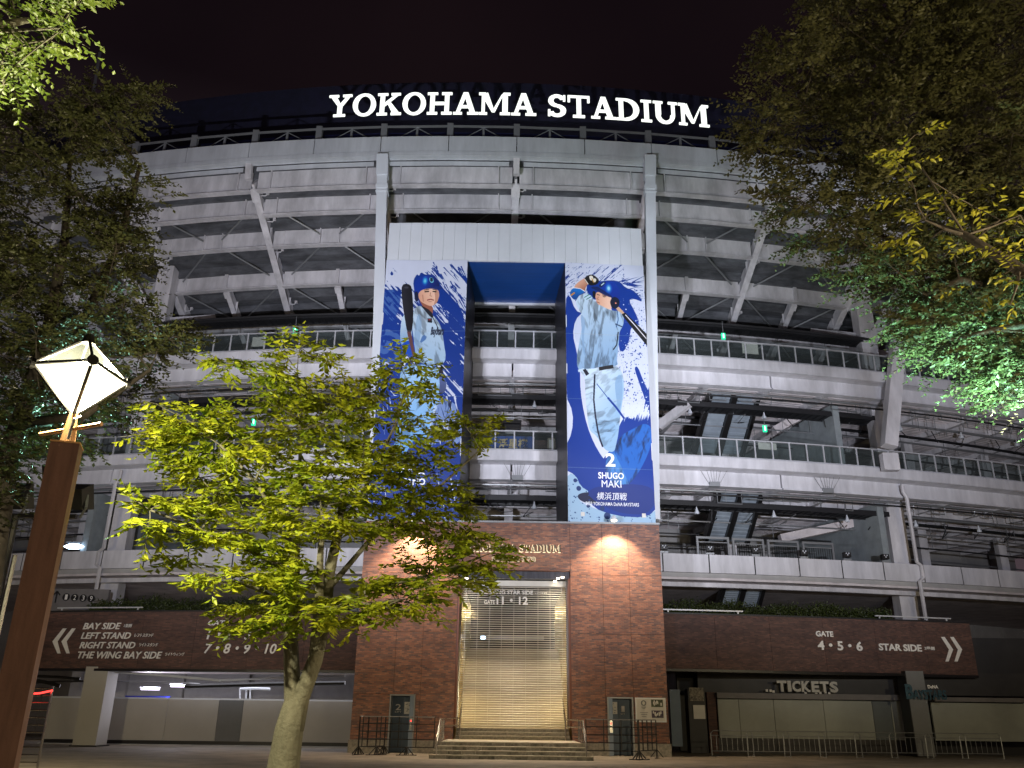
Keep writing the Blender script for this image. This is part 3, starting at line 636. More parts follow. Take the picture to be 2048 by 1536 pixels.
def banner(side):
    xa, xb = (XL, IL) if side < 0 else (IR, XR)
    pa = A(xt(xa), 41, 0); pb = A(xt(xb), 41, 0); ux = (pb-pa).normalized(); wd = (pb-pa).length; nrm = Vector((-ux.y, ux.x, 0))
    pa = pa - nrm*.02
    def to(px, py):
        r = ray(px, py); t = (pa-Vector((0, 0, EYE))).dot(nrm)/r.dot(nrm); p = r*t+Vector((0, 0, EYE))
        return ((p-pa).dot(ux)/wd*CW, (ZT-p.z)/(ZT-ZB)*CH)
    C = Canvas(CW, CH, to); white = np.array((205, 212, 232))/255.; blue = np.array((2, 50, 138))/255.
    yy = C.Y/CH; xx = C.X/CW
    if side < 0:
        n1 = streaks(CH, CW, .85, 160, 9, 3); n2_ = noise2(CH, CW, 60, 5); n3 = streaks(CH, CW, 1.35, 260, 8, 8)
        bias = np.interp(yy, [0, .06, .12, .2, .3, .55, .8, 1], [-.34, -.25, -.11, .0, .07, .12, .16, .15])
        bias = bias + np.where((xx > .55) & (yy < .12), .06, 0)
        n = np.where(yy < .55, n1, n3)
        m = (n*.75+n2_*.45-.6+bias+.03) > 0
        swirl = np.sin(np.hypot((xx-.05)*3.2, (yy-.36)*9)*16+n2_*5) > .2
        m = np.where((xx < .42) & (yy > .27) & (yy < .44), swirl | (n2_ > .55), m)
    else:
        n1 = streaks(CH, CW, -.75, 60, 6, 13); n2_ = noise2(CH, CW, 9, 15); m = ((n1 < .30) | (n2_ < .26)) & (yy < .14) & (xx < .75)
        m = m | ((n2_ < .30) & (yy > .1) & (yy < .55) & (xx > .45))
    C.im[:] = white; C.im[m] = blue
    C.im *= (1-.06*noise2(CH, CW, 90, 2)[..., None])
    B = (2, 50, 138); J = (186, 208, 226); J2 = (120, 155, 190); SK = (214, 160, 132); SK2 = (150, 90, 70); DK = (16, 20, 34); HB = (10, 50, 150)
    rr = random.Random(5+side)
    if side > 0:
        C.fill([(1170, 572), (1185, 565), (1222, 560), (1240, 564), (1250, 576), (1268, 582), (1288, 606), (1264, 597), (1257, 602), (1268, 622), (1280, 650), (1262, 652), (1258, 680), (1248, 705), (1236, 700), (1236, 640), (1210, 600), (1180, 600)], B, 1)
        C.fill([(1130, 600), (1138, 588), (1150, 622), (1166, 628), (1150, 640), (1145, 670), (1152, 700), (1160, 740), (1160, 780), (1168, 830), (1180, 870), (1196, 903), (1210, 922), (1238, 850), (1250, 832), (1264, 840), (1286, 820), (1298, 770), (1310, 740), (1318, 1010), (1292, 1038), (1230, 1034), (1185, 1015), (1166, 985), (1150, 950), (1130, 940), (1130, 895), (1144, 865), (1146, 825), (1130, 790)], B, 1)
        C.fill([(1268, 735), (1275, 733), (1285, 760), (1300, 790), (1300, 830), (1290, 800), (1272, 750)], B, 1)
        # spray at the edges of the paint
        for _ in range(420):
            x = rr.uniform(1240, 1310); y = rr.uniform(590, 850); r_ = rr.choice((.4, .5, .7, .9, 1.6)); C_ = B if rr.random() < .75 else (205, 212, 232)
            C.fill([(x-r_, y), (x, y-r_*rr.uniform(1, 2)), (x+r_, y), (x, y+r_)], C_, 1)
        for _ in range(90):
            x = rr.uniform(1250, 1300); y = rr.uniform(818, 838); C.fill([(x-1.4, y-10), (x+1.4, y-10), (x-4, y+rr.uniform(2, 10))], (205, 212, 232), 0)
        for _ in range(26):
            x = rr.uniform(1236, 1268); y = rr.uniform(563, 600); a = rr.uniform(-.5, .35); l = rr.uniform(10, 38)
            C.fill([(x, y-1.3), (x, y+1.3), (x+l*cos(a), y+l*sin(a))], B, 0)
        for _ in range(70):
            x = rr.uniform(1134, 1180); y = rr.uniform(528, 590); a = rr.uniform(2.0, 2.6); l = rr.uniform(3, 10); C.fill([(x-.5, y), (x+.5, y), (x+l*cos(a), y+l*sin(a))], B, 0)
        # faded leg and lower blue sheen
        C.fill([(1212, 905), (1228, 900), (1240, 872), (1262, 860), (1290, 845), (1306, 860), (1300, 900), (1275, 950), (1245, 982), (1222, 960)], (40, 120, 205), 2, fold=.5, k=7, ang=.35, a=.65)
        C.fill([(1208, 925), (1226, 900), (1240, 930), (1254, 960), (1262, 985), (1240, 975), (1215, 960)], (90, 150, 205), 2, fold=.4, k=5, a=.6)
        C.fill([(1130, 975), (1137, 945), (1152, 952), (1160, 972), (1180, 985), (1165, 990), (1155, 1000), (1175, 1012), (1230, 1032), (1290, 1036), (1318, 1015), (1320, 1060), (1130, 1060)], (150, 182, 208), 1)
        C.fill([(1153, 992), (1162, 986), (1180, 984), (1190, 992), (1196, 1008), (1175, 1007), (1160, 1002)], (22, 30, 62), 2)
        C.fill([(1170, 985), (1200, 970), (1300, 968), (1314, 1000), (1300, 1022), (1284, 1030), (1240, 1027), (1196, 1008)], (16, 44, 120), 2)
        for _ in range(150):
            x = rr.uniform(1134, 1315); y = rr.uniform(960, 1050)
            if x > 1180 and y < 1030: continue
            r_ = rr.uniform(.5, 1.8); C.fill([(x-r_, y), (x+.3, y-r_*.8), (x+r_*1.6, y+r_), (x, y+r_*1.3)], (22, 60, 120), 0)
        for x, y, r_ in ((1150, 961, 4), (1157, 977, 5), (1176, 1012, 4), (1204, 1017, 5), (1214, 1032, 7)): C.blob(x, y, r_, r_, (22, 50, 105), 2)
        # bat
        C.fill([(1231, 617), (1237, 614), (1249, 627), (1243, 632)], (196, 160, 130), 0)
        C.fill([(1242, 629), (1250, 626), (1300, 676), (1300, 700), (1268, 662)], (18, 18, 22), 0)
        C.line([(1250, 630), (1268, 650), (1292, 678)], 1.6, (220, 220, 225))
        # body
        C.fill([(1150, 640), (1166, 624), (1172, 642), (1163, 680), (1154, 690), (1147, 665)], (190, 200, 220), 1)
        C.fill([(1149, 604), (1162, 588), (1178, 588), (1190, 604), (1205, 614), (1222, 622), (1238, 622), (1248, 636), (1246, 652), (1238, 664), (1238, 682), (1235, 705), (1233, 722), (1236, 732), (1214, 734), (1190, 736), (1168, 744), (1154, 738), (1153, 715), (1157, 690), (1162, 660), (1171, 642), (1158, 622)], J, 2, c2=J2, p=(1160, 600), q=(1236, 740), fold=.28, k=5.5, ang=.15, seed=4)
        C.fill([(1160, 625), (1171, 642), (1166, 680), (1172, 720), (1164, 700), (1163, 660)], J2, 2, a=.7)
        C.fill([(1166, 590), (1180, 590), (1186, 598), (1170, 602)], J, 1); C.line([(1168, 596), (1178, 590)], 1.6, (20, 120, 95)); C.line([(1172, 600), (1182, 594)], 1.6, (20, 120, 95))
        C.line([(1234, 622), (1236, 640), (1232, 655)], 1.6, (20, 70, 130)); C.line([(1230, 648), (1244, 654)], 2.4, (40, 60, 90)); C.line([(1236, 664), (1233, 690), (1226, 700)], 2.4, DK)
        C.fill([(1146, 578), (1152, 568), (1166, 558), (1173, 556), (1178, 566), (1170, 576), (1170, 586), (1158, 580)], SK, 2, c2=SK2, p=(1155, 570), q=(1170, 586))
        C.fill([(1167, 559), (1173, 552), (1182, 549), (1190, 552), (1199, 561), (1194, 569), (1184, 572), (1176, 570)], (20, 20, 22), 2)
        C.fill([(1177, 553), (1184, 551), (1187, 558), (1181, 563)], (225, 220, 205), 1); C.fill([(1187, 556), (1193, 559), (1190, 566), (1185, 562)], (225, 220, 205), 1); C.line([(1183, 557), (1187, 566)], 1.6, (200, 150, 50)); C.line([(1169, 559), (1176, 569)], 1.5, (230, 228, 215))
        C.fill([(1138, 586), (1146, 576), (1160, 577), (1171, 585), (1158, 590), (1151, 602), (1143, 597)], (20, 110, 190), 2, c2=(10, 60, 130), p=(1150, 578), q=(1145, 600)); C.line([(1144, 576), (1160, 578), (1170, 584)], 1.4, (225, 230, 235)); C.line([(1141, 592), (1149, 586)], 3, (190, 130, 50))
        C.line([(1150, 603), (1157, 592), (1169, 586)], 1.4, (20, 60, 130))
        # head
        C.fill([(1189, 588), (1197, 583), (1214, 590), (1224, 596), (1220, 608), (1224, 620), (1212, 618), (1203, 612), (1193, 609)], SK, 2, c2=(232, 190, 165), p=(1192, 600), q=(1215, 600))
        C.fill([(1184, 582), (1192, 584), (1189, 600), (1185, 594)], (14, 18, 30), 1); C.line([(1193, 589), (1199, 591)], 1.4, (50, 30, 26)); C.line([(1204, 590), (1212, 593)], 1.5, (50, 30, 26)); C.line([(1205, 593.5), (1210, 594.5)], 1.3, (40, 26, 22))
        C.line([(1192, 604), (1199, 607)], 1.4, (150, 80, 70)); C.line([(1197, 594), (1194, 599), (1198, 600)], 1.1, (170, 110, 90)); C.blob(1194, 598, 2.4, 3, (190, 130, 105), .6)
        C.fill([(1181, 577), (1184, 573), (1198, 574), (1220, 588), (1226, 594), (1222, 596), (1205, 589), (1190, 580)], (12, 34, 90), 1)
        C.fill([(1194, 573), (1200, 566), (1210, 561), (1222, 562), (1232, 568), (1239, 580), (1240, 594), (1234, 606), (1226, 600), (1225, 594), (1212, 584)], HB, 2, c2=(8, 40, 130), p=(1225, 575), q=(1238, 600))
        for r_, c_, a_ in ((13, (30, 110, 205), .55), (9, (90, 180, 230), .6), (5, (190, 230, 235), .7)): C.blob(1217, 577, r_*.62, r_, c_, .5, a_)
        C.fill([(1196, 572), (1204, 564), (1213, 563), (1206, 572), (1202, 576)], (20, 40, 80), 1); C.line([(1202, 571), (1208, 566)], 2, (190, 215, 225))
        C.fill([(1219, 606), (1222, 597), (1230, 593), (1239, 600), (1238, 612), (1231, 619), (1224, 617)], (18, 26, 48), 2); C.blob(1231, 607, 1.6, 1.8, (230, 140, 110), 2)
        # legs
        C.fill([(1157, 740), (1170, 738), (1200, 737), (1228, 731), (1240, 738), (1247, 756), (1248, 785), (1242, 815), (1238, 850), (1236, 870), (1232, 888), (1228, 905), (1214, 903), (1204, 893), (1192, 870), (1178, 862), (1174, 830), (1170, 790), (1170, 755)], (192, 212, 228), 2, c2=(140, 175, 205), p=(1175, 780), q=(1240, 830), fold=.22, k=8, ang=1.2, seed=9)
        C.fill([(1180, 855), (1200, 838), (1230, 846), (1234, 870), (1215, 862), (1196, 870)], (120, 160, 195), 2, a=.45, fold=.5, k=4, ang=1.3)
        C.fill([(1228, 760), (1242, 745), (1246, 780), (1238, 830), (1232, 800)], (120, 155, 190), 2, a=.7)
        C.line([(1156, 742), (1168, 739)], 5, (190, 208, 224)); C.fill([(1165, 740), (1171, 738), (1178, 748), (1172, 752)], DK, 0); C.fill([(1197, 735), (1225, 730), (1227, 737), (1198, 742)], (30, 30, 34), 0)
        C.line([(1189, 749), (1188, 775), (1187, 800), (1190, 830), (1195, 860), (1200, 880), (1205, 894)], 3.2, (20, 26, 52)); C.line([(1193, 768), (1214, 795), (1232, 818)], 1.4, B); C.line([(1215, 796), (1232, 816), (1248, 838)], 4, B)
    else:
        for _ in range(60):
            x = rr.uniform(850, 925); y = rr.uniform(525, 640); a = rr.uniform(.7, 1.15); l = rr.uniform(8, 44)
            C.fill([(x-1, y), (x+1.6, y-.6), (x+l*cos(a), y+l*sin(a))], B, 0)
        C.fill([(829, 585), (826, 562), (834, 548), (838, 553), (842, 544), (850, 550), (862, 549), (872, 555), (884, 575), (900, 592), (925, 620), (930, 660), (912, 640), (885, 612), (860, 600)], B, 1)
        for x, y, r_ in ((784, 549, 3.5), (772, 573, 2.5), (770, 656, 4), (873, 537, 3), (863, 519, 3), (876, 544, 2)): C.fill([(x-r_, y), (x-r_*.3, y-r_*2), (x+r_, y), (x, y+r_)], B, 2)
        C.fill([(757, 580), (803, 580), (800, 612), (790, 640), (804, 680), (812, 715), (795, 740), (768, 720), (757, 740)], B, 1, a=.72)
        # body
        C.fill([(800, 735), (830, 728), (870, 733), (884, 742), (882, 780), (872, 825), (858, 868), (848, 880), (835, 870), (812, 905), (795, 945), (780, 950), (788, 890), (800, 830), (800, 780)], (150, 192, 228), 2, c2=(90, 150, 210), p=(850, 760), q=(820, 930), fold=.2, k=8, ang=.5)
        C.fill([(802, 640), (812, 625), (824, 640), (824, 690), (804, 694), (800, 680)], J, 1, c2=J2, p=(805, 640), q=(815, 690)); C.line([(802, 684), (822, 676)], 1.6, (20, 60, 140))
        C.fill([(802, 690), (818, 680), (834, 690), (834, 712), (815, 716), (804, 706)], (16, 74, 176), 2)
        C.fill([(836, 612), (848, 614), (862, 628), (875, 640), (884, 658), (888, 690), (892, 712), (889, 726), (876, 734), (850, 730), (834, 722), (830, 700), (826, 668), (822, 640), (828, 620)], J, 2, c2=(150, 182, 210), p=(865, 640), q=(830, 720), fold=.25, k=7, ang=-.3, seed=2)
        C.fill([(836, 622), (845, 640), (838, 690), (832, 715), (828, 668)], J2, 2, a=.55); C.fill([(846, 668), (856, 676), (838, 690)], (60, 100, 160), 1, a=.8)
        C.fill([(855, 637), (864, 637), (864, 646), (855, 645)], (24, 24, 34), 0); C.line([(857, 640), (862, 640)], 1.2, (200, 60, 60)); C.line([(866, 636), (870, 644), (874, 652), (877, 665)], 1.6, DK)
        C.fill([(838, 601), (850, 606), (866, 612), (866, 630), (858, 626), (846, 614)], SK2, 1); C.fill([(840, 610), (862, 622), (868, 636), (862, 636), (848, 620)], (24, 26, 36), 1)
        C.fill([(835, 583), (852, 577), (876, 578), (879, 590), (876, 602), (868, 612), (860, 613), (848, 608), (838, 601)], SK, 2, c2=(236, 196, 172), p=(842, 600), q=(872, 590))
        C.fill([(868, 580), (878, 580), (877, 604), (867, 612), (871, 598)], SK2, 2, a=.5)
        C.line([(849, 584), (858, 583)], 2.4, (30, 20, 18)); C.line([(865, 583), (873, 584)], 2.4, (30, 20, 18)); C.line([(848, 580.5), (858, 579)], 1.3, (50, 32, 28)); C.line([(865, 579), (874, 580.5)], 1.3, (50, 32, 28))
        C.line([(861, 585), (860, 592), (864, 593)], 1.2, (165, 105, 85)); C.line([(854, 601), (861, 599), (868, 601)], 2.2, (140, 66, 60)); C.line([(845, 590), (847, 604)], 2.5, (190, 136, 112)); C.blob(860, 604, 5, 1.2, (185, 130, 108), .6)
        C.fill([(828, 590), (829, 570), (834, 558), (846, 552), (860, 551), (872, 556), (879, 568), (879, 578), (868, 576), (848, 578), (836, 586), (837, 602), (832, 602)], HB, 2, c2=(8, 24, 80), p=(852, 565), q=(880, 570))
        for r_, c_, a_ in ((12, (20, 110, 205), .6), (8, (60, 180, 225), .7), (4.5, (140, 225, 235), .6)): C.blob(850, 562, r_*.6, r_, c_, .5, a_)
        C.fill([(848, 579), (864, 573), (880, 572), (886, 578), (876, 580), (862, 577)], (14, 40, 110), 1)
        C.fill([(858, 555), (866, 555), (868, 565), (860, 566)], (110, 190, 210), 1); C.fill([(860, 556.5), (864.5, 556.5), (866, 563.5), (861.5, 564)], (12, 20, 50), 1)
        C.fill([(829, 584), (836, 584), (838, 600), (834, 605), (829, 600)], (14, 24, 60), 1)
        C.fill([(803, 576), (806, 570), (812, 568), (820, 570), (824, 577), (827, 620), (826, 650), (822, 668), (815, 668), (810, 640), (804, 600)], (34, 34, 44), 2, c2=(14, 14, 22), p=(806, 600), q=(826, 600)); C.blob(813, 576, 5, 2.4, (60, 60, 72), 1)
        C.fill([(814, 664), (822, 664), (831, 712), (826, 716)], (96, 62, 62), 0)
        C.fill([(876, 735), (884, 734), (887, 746), (878, 748)], (30, 26, 34), 0); C.fill([(877, 750), (886, 747), (893, 765), (892, 780), (885, 788), (876, 786), (880, 770)], (84, 100, 150), 2, c2=(60, 70, 110), p=(880, 750), q=(885, 788))
        C.fill([(870, 800), (905, 800), (920, 830), (925, 880), (905, 892), (880, 880), (850, 905), (858, 860)], (205, 214, 236), 1, a=.55, fold=.9, k=3.2, ang=.1)
    # seams of the printed cloth
    for f in (.295, .55, .805):
        r_ = int(f*CH); C.im[r_:r_+2, :] = C.im[r_:r_+2, :]*.55+.4*(.5+.5*noise2(2, CW, 3, 1)[..., None])
    img = C.image('banner_print_left' if side < 0 else 'banner_print_right')
    img.colorspace_settings.name = 'sRGB'
    m = bpy.data.materials.new('banner_print'); m.use_nodes = True; b = m.node_tree.nodes['Principled BSDF']
    ti = m.node_tree.nodes.new('ShaderNodeTexImage'); ti.image = img; ti.extension = 'EXTEND'
    hs = m.node_tree.nodes.new('ShaderNodeMixRGB'); hs.blend_type = 'MULTIPLY'; hs.inputs[0].default_value = 1; hs.inputs[2].default_value = (.92, .92, .92, 1)
    m.node_tree.links.new(ti.outputs[0], hs.inputs[1]); m.node_tree.links.new(hs.outputs[0], b.inputs['Base Color']); b.inputs['Roughness'].default_value = .55
    lab = 'blue printed banner of a helmeted player holding an upright dark bat' if side < 0 else 'blue printed banner of a helmeted player finishing his swing'
    o = thing('player_banner', lab, 'banner', pa+Vector((0, 0, ZB)), 'player banners on the portal frame')
    me = bpy.data.meshes.new('cloth'); nx, nz = 12, 36; V = []; F = []; UV = []
    for j in range(nz+1):
        for i in range(nx+1):
            u = i/nx; v = j/nz; p = pa+ux*wd*u+Vector((0, 0, ZB+(ZT-ZB)*v)); bul = .015*sin(u*9+v*7)+.012*sin(v*31+u*3)
            V.append(p - nrm*(.05+bul) - W_(o)); UV.append((u, v))
    for j in range(nz):
        for i in range(nx): a = j*(nx+1)+i; F.append((a, a+1, a+nx+2, a+nx+1))
    me.from_pydata(V, [], F); uvl = me.uv_layers.new(name='UVMap')
    for l in me.loops: uvl.data[l.index].uv = UV[l.vertex_index]
    me.polygons.foreach_set('use_smooth', [True]*len(me.polygons)); me.materials.append(m); link_mesh(me, 'cloth', o, W_(o))
    mb = MB()
    for (u, v) in ((0, 0), (1, 0)): 
        for s2 in (0, 1): pass
    for a0, a1 in ((0, .01), (.99, 1)):
        p = pa+ux*wd*a0; q = pa+ux*wd*a1; n_ = nrm*.03
        mb.hexa([p-n_+Vector((0, 0, ZB)), q-n_+Vector((0, 0, ZB)), q+Vector((0, 0, ZB)), p+Vector((0, 0, ZB)), p-n_+Vector((0, 0, ZT)), q-n_+Vector((0, 0, ZT)), q+Vector((0, 0, ZT)), p+Vector((0, 0, ZT))])
    mb.build('edge_batten', M['header'], o)
    mw = bpy.data.materials.get('banner_white') or mat('banner_white', (.80, .83, .88), .5, var=.0)
    mdk = bpy.data.materials.get('banner_dark_ink') or mat('banner_dark_ink', (.02, .03, .06), .5, var=.0)
    def tx(body, x0, x1, yt, yb, bold=.03, shear=0, mm=None):
        u0, v1 = to(x0, yb); _, v0 = to(x0, yt); u1, _ = to(x1, (yt+yb)/2)
        P0 = pa+ux*wd*u0/CW+Vector((0, 0, ZT-(ZT-ZB)*v1/CH)) - nrm*.085
        return place_fit(text_mesh(body, bold, .002, shear), 'lettering', mm or mw, o, P0, ux, Vector((0, 0, 1)), wd*(u1-u0)/CW, (ZT-ZB)*(v1-v0)/CH, nrm)
    if side > 0:
        tx('2', 1211, 1230, 907, 934, .03); tx('SHUGO', 1196, 1247, 945, 958, .02); tx('MAKI', 1203, 1242, 961, 975, .0)
        tx('横浜頂戦', 1193, 1253, 985, 1000, .0, .15); tx('2023 YOKOHAMA DeNA BAYSTARS', 1171, 1277, 1004, 1011, .005)
        for (x, y) in ((1165, 1029), (1287, 1032)):
            u, v = to(x, y); p = pa+ux*wd*u/CW+Vector((0, 0, ZT-(ZT-ZB)*v/CH)) - nrm*.09
            MB().box(p.x-.09, p.x+.09, p.y-.03, p.y+.01, p.z-.1, p.z+.1).build('white_patch', M['white'], o)
    else:
        tx('KEITA', 797, 851, 937, 951, .035); tx('SANO', 806, 851, 957, 971, .035); tx('BayStars', 861, 888, 655, 676, .03, .3, mdk); tx('B', 860.5, 866.5, 557, 564, .04, 0, mdk)
    return o
banner(-1); banner(1)

# ---------------------------------------------------------------- slab serif letters of the lit signs
def q4(a, b, c, d): return [a, b, c, d]
def bar(x0, x1, y0, y1): return [(x0, y0), (x1, y0), (x1, y1), (x0, y1)]
def ringp(cx, cy, ax, ay, bx, by, a0, a1, n=14):
    o = []
    for i in range(n):
        t0 = a0+(a1-a0)*i/n; t1 = a0+(a1-a0)*(i+1)/n
        o.append([(cx+ax*cos(t0), cy+ay*sin(t0)), (cx+ax*cos(t1), cy+ay*sin(t1)), (cx+bx*cos(t1), cy+by*sin(t1)), (cx+bx*cos(t0), cy+by*sin(t0))])
    return o
h = .09
GL = {
 'Y': (1.0, [bar(0, .42, 1-h, 1), bar(.6, 1, 1-h, 1), q4((.39, .5), (.62, .42), (.34, .9), (.09, .9)), q4((.4, .42), (.62, .5), (.9, .9), (.76, .9)), bar(.41, .60, h, .47), bar(.25, .76, 0, h)]),
 'O': (1.0, ringp(.5, .5, .5, .52, .29, .42, 0, 2*pi, 24)),
 'K': (1.02, [bar(0, .44, 1-h, 1), bar(0, .44, 0, h), bar(.12, .31, h, 1-h), q4((.33, .42), (.33, .56), (.72, .9), (.86, .9)), q4((.42, .56), (.52, .64), (.95, h), (.66, h)), bar(.58, .98, 1-h, 1), bar(.6, 1.04, 0, h)]),
 'H': (1.05, [bar(0, .44, 1-h, 1), bar(0, .44, 0, h), bar(.12, .31, h, 1-h), bar(.61, 1.05, 1-h, 1), bar(.61, 1.05, 0, h), bar(.74, .93, h, 1-h), bar(.33, .72, .44, .56)]),
 'A': (1.02, [bar(0, .38, 0, h), bar(.6, 1.06, 0, h), q4((.12, h), (.27, h), (.53, .85), (.42, 1)), q4((.71, h), (.93, h), (.62, 1), (.42, 1)), bar(.3, .72, .3, .4)]),
 'M': (1.32, [bar(0, .36, 0, h), bar(.9, 1.34, 0, h), bar(0, .3, 1-h, 1), bar(1.04, 1.34, 1-h, 1), bar(.12, .26, h, 1-h), bar(1.0, 1.23, h, 1-h), q4((.12, .9), (.56, .12), (.68, .12), (.38, 1)), q4((.56, .12), (.68, .12), (1.06, 1), (.96, .9))]),
 'S': (.8, ringp(.4, .73, .37, .28, .15, .16, radians(20), radians(270), 14)+ringp(.4, .27, .39, .28, .16, .16, radians(-160), radians(90), 14)+[bar(.66, .76, .72, .98), bar(.02, .12, .02, .3)]),
 'T': (.94, [bar(0, .94, 1-h, 1), bar(0, .1, .7, 1-h), bar(.84, .94, .7, 1-h), bar(.38, .57, h, 1-h), bar(.22, .73, 0, h)]),
 'D': (1.02, [bar(.0, .42, 1-h, 1), bar(.0, .42, 0, h), bar(.12, .31, h, 1-h)]+ringp(.42, .5, .58, .5, .33, .39, -pi/2, pi/2, 14)),
 'I': (.48, [bar(0, .46, 1-h, 1), bar(0, .46, 0, h), bar(.14, .33, h, 1-h)]),
 'U': (1.05, [bar(0, .42, 1-h, 1), bar(.66, 1.06, 1-h, 1), bar(.1, .33, .38, 1-h), bar(.8, .94, .38, 1-h)]+ringp(.52, .38, .42, .4, .22, .28, pi, 2*pi, 14)),
}
def glyph_mesh(ch, thick, serial):
    V = []; F = []
    for i, p in enumerate(GL[ch][1]):
        off = .0025*(i % 5); b = len(V); n = len(p)
        V += [(x, y, thick+off) for x, y in p]+[(x, y, -off) for x, y in p]
        F.append(tuple(range(b, b+n))); F.append(tuple(reversed(range(b+n, b+2*n))))
        for k in range(n): j = (k+1) % n; F.append((b+k, b+n+k, b+n+j, b+j))
    me = bpy.data.meshes.new('letter'); me.from_pydata(V, [], F); me.update(); return me
def slab_text(body, x0, x1, place, size_of, m, parent, space=.46, gap=.06, thick=.05):
    """lay the letters along; place(f) gives the lower-left point and direction at fraction f of the width"""
    adv = []; x = 0
    for ch in body:
        if ch == ' ': adv.append(None); x += space; continue
        adv.append(x); x += GL[ch][0]+gap
    tot = x-gap
    for ch, a in zip(body, adv):
        if a is None: continue
        P0, ux, w_total, hh = place(a/tot)
        s_ = w_total/tot; me = glyph_mesh(ch, thick/s_, 0)
        n = len(me.vertices); co = np.empty(n*3); me.vertices.foreach_get('co', co); co = co.reshape(-1, 3); un = Vector((-ux.y, ux.x, 0))
        R_ = np.outer(co[:, 0]*s_, ux)+np.outer(co[:, 1]*hh, (0, 0, 1))+np.outer(co[:, 2]*s_, -np.array(un))
        me.vertices.foreach_set('co', R_.ravel()); me.materials.append(m); me.update(); link_mesh(me, 'letter', parent, P0)
RS = thing('rooftop_sign', 'huge glowing white sign YOKOHAMA STADIUM on the stadium roof', 'sign', A(TH0, 43.6, zc(230, 43.6)))
def roof_place(f, d=43.6):
    t0 = arc(655, 236, d)[0]; t1 = arc(1417, 246, d)[0]; t = t0+(t1-t0)*f; tt = t+.004
    return A(t, d, zc(231, d)), (A(tt+.004, d, 0)-A(tt-.004, d, 0)).normalized(), (t1-t0)*(R0-d), zc(188, d)-zc(231, d)
slab_text('YOKOHAMA STADIUM', 0, 0, roof_place, None, M['signlit'], RS, thick=.08)
mb = MB()


# ---------------------------------------------------------------- brick gate
GT = thing('brick_gate', 'tall red brick gate block with a wide shuttered doorway under the banners', 'gate', (.1, 41, 0))
GX0, GX1, OX0, OX1, OZ = -6.98, 7.2, -2.42, 2.88, 7.68; PZ = .52; TZ = 10.3
def bp(x0, x1, z0, z1, y0=41, y1=41.5, m='brick', name='brick_panel'):
    return box(x0+.006, x1-.006, y0, y1, z0+.006, z1-.006).build(name, M[m], GT)
zj = [PZ, at(1330, 1270, 41).z, at(1330, 1152, 41).z, TZ]
xr = [OX1, at(1205, 1150, 41).x, at(1258, 1150, 41).x, GX1]; xl = [GX0, at(800, 1150, 41).x, at(852, 1150, 41).x, OX0]
dR = (at(1214, 1396, 41).x, at(1266, 1396, 41).x); dL = (at(780, 1393, 41).x, at(831, 1393, 41).x); dZ = 2.44
def panels(xs, door):
    for i in range(3):
        for j in range(3):
            x0, x1, z0, z1 = xs[i], xs[i+1], zj[j], zj[j+1]
            if j == 0:
                a, b = max(x0, door[0]), min(x1, door[1])
                if b > a:
                    if a > x0+.02: bp(x0, a, z0, dZ)
                    if b < x1-.02: bp(b, x1, z0, dZ)
                    bp(x0, x1, dZ, z1); continue
            bp(x0, x1, z0, z1)
panels(xl, dL); panels(xr, dR)
bp(OX0, OX1, OZ+.35, TZ); bp(OX0, OX1, OZ, OZ+.345, 41.25, 41.6, 'jamb', 'lintel')
for a, b in ((GX0, dL[0]), (dL[1], OX0-.0), (OX1, dR[0]), (dR[1], GX1)):
    box(a-.05*(a in (GX0,)), b+.05*(b in (GX1,)), 40.93, 41.5, 0, PZ).build('plinth_stone', M['stone'], GT)
box(GX0+.02, OX0-.1, 42.3, 47, 0, TZ-.1).build('side_block', M['brickd'], GT); box(OX1+.1, GX1-.02, 42.3, 47, 0, TZ-.1).build('side_block', M['brickd'], GT)
box(GX0, dL[0], 41.52, 42.28, 0, TZ-.1).build('core', M['brickd'], GT); box(dL[1], OX0-.1, 41.52, 42.28, 0, TZ-.1).build('core', M['brickd'], GT)
box(OX1+.1, dR[0], 41.52, 42.28, 0, TZ-.1).build('core', M['brickd'], GT); box(dR[1], GX1, 41.52, 42.28, 0, TZ-.1).build('core', M['brickd'], GT)
box(dL[0], dL[1], 41.52, 42.28, dZ, TZ-.1).build('core', M['brickd'], GT); box(dR[0], dR[1], 41.52, 42.28, dZ, TZ-.1).build('core', M['brickd'], GT)
box(OX0-.1, OX1+.1, 41.62, 47, OZ+.3, TZ-.1).build('core', M['brickd'], GT)
box(GX0-.03, GX1+.03, 40.96, 41.6, TZ+.0, TZ+.09).build('coping', M['grey'], GT)
# jamb trims of the doorway
for x0, x1, m in ((OX0-.0, OX0+.1, 'tan'), (OX1-.1, OX1, 'tan')):
    box(x0, x1, 41.0+.02, 42.25, 1.1, OZ).build('jamb_trim', mat('copper_trim', (.16, .055, .03), .4, .3, var=.1) if 'copper_trim' not in bpy.data.materials else bpy.data.materials['copper_trim'], GT)
for x0, x1 in ((OX0+.11, OX0+.17), (OX1-.17, OX1-.11)): box(x0, x1, 41.7, 42.1, 1.09, OZ).build('guide_rail', M['chrome'], GT)
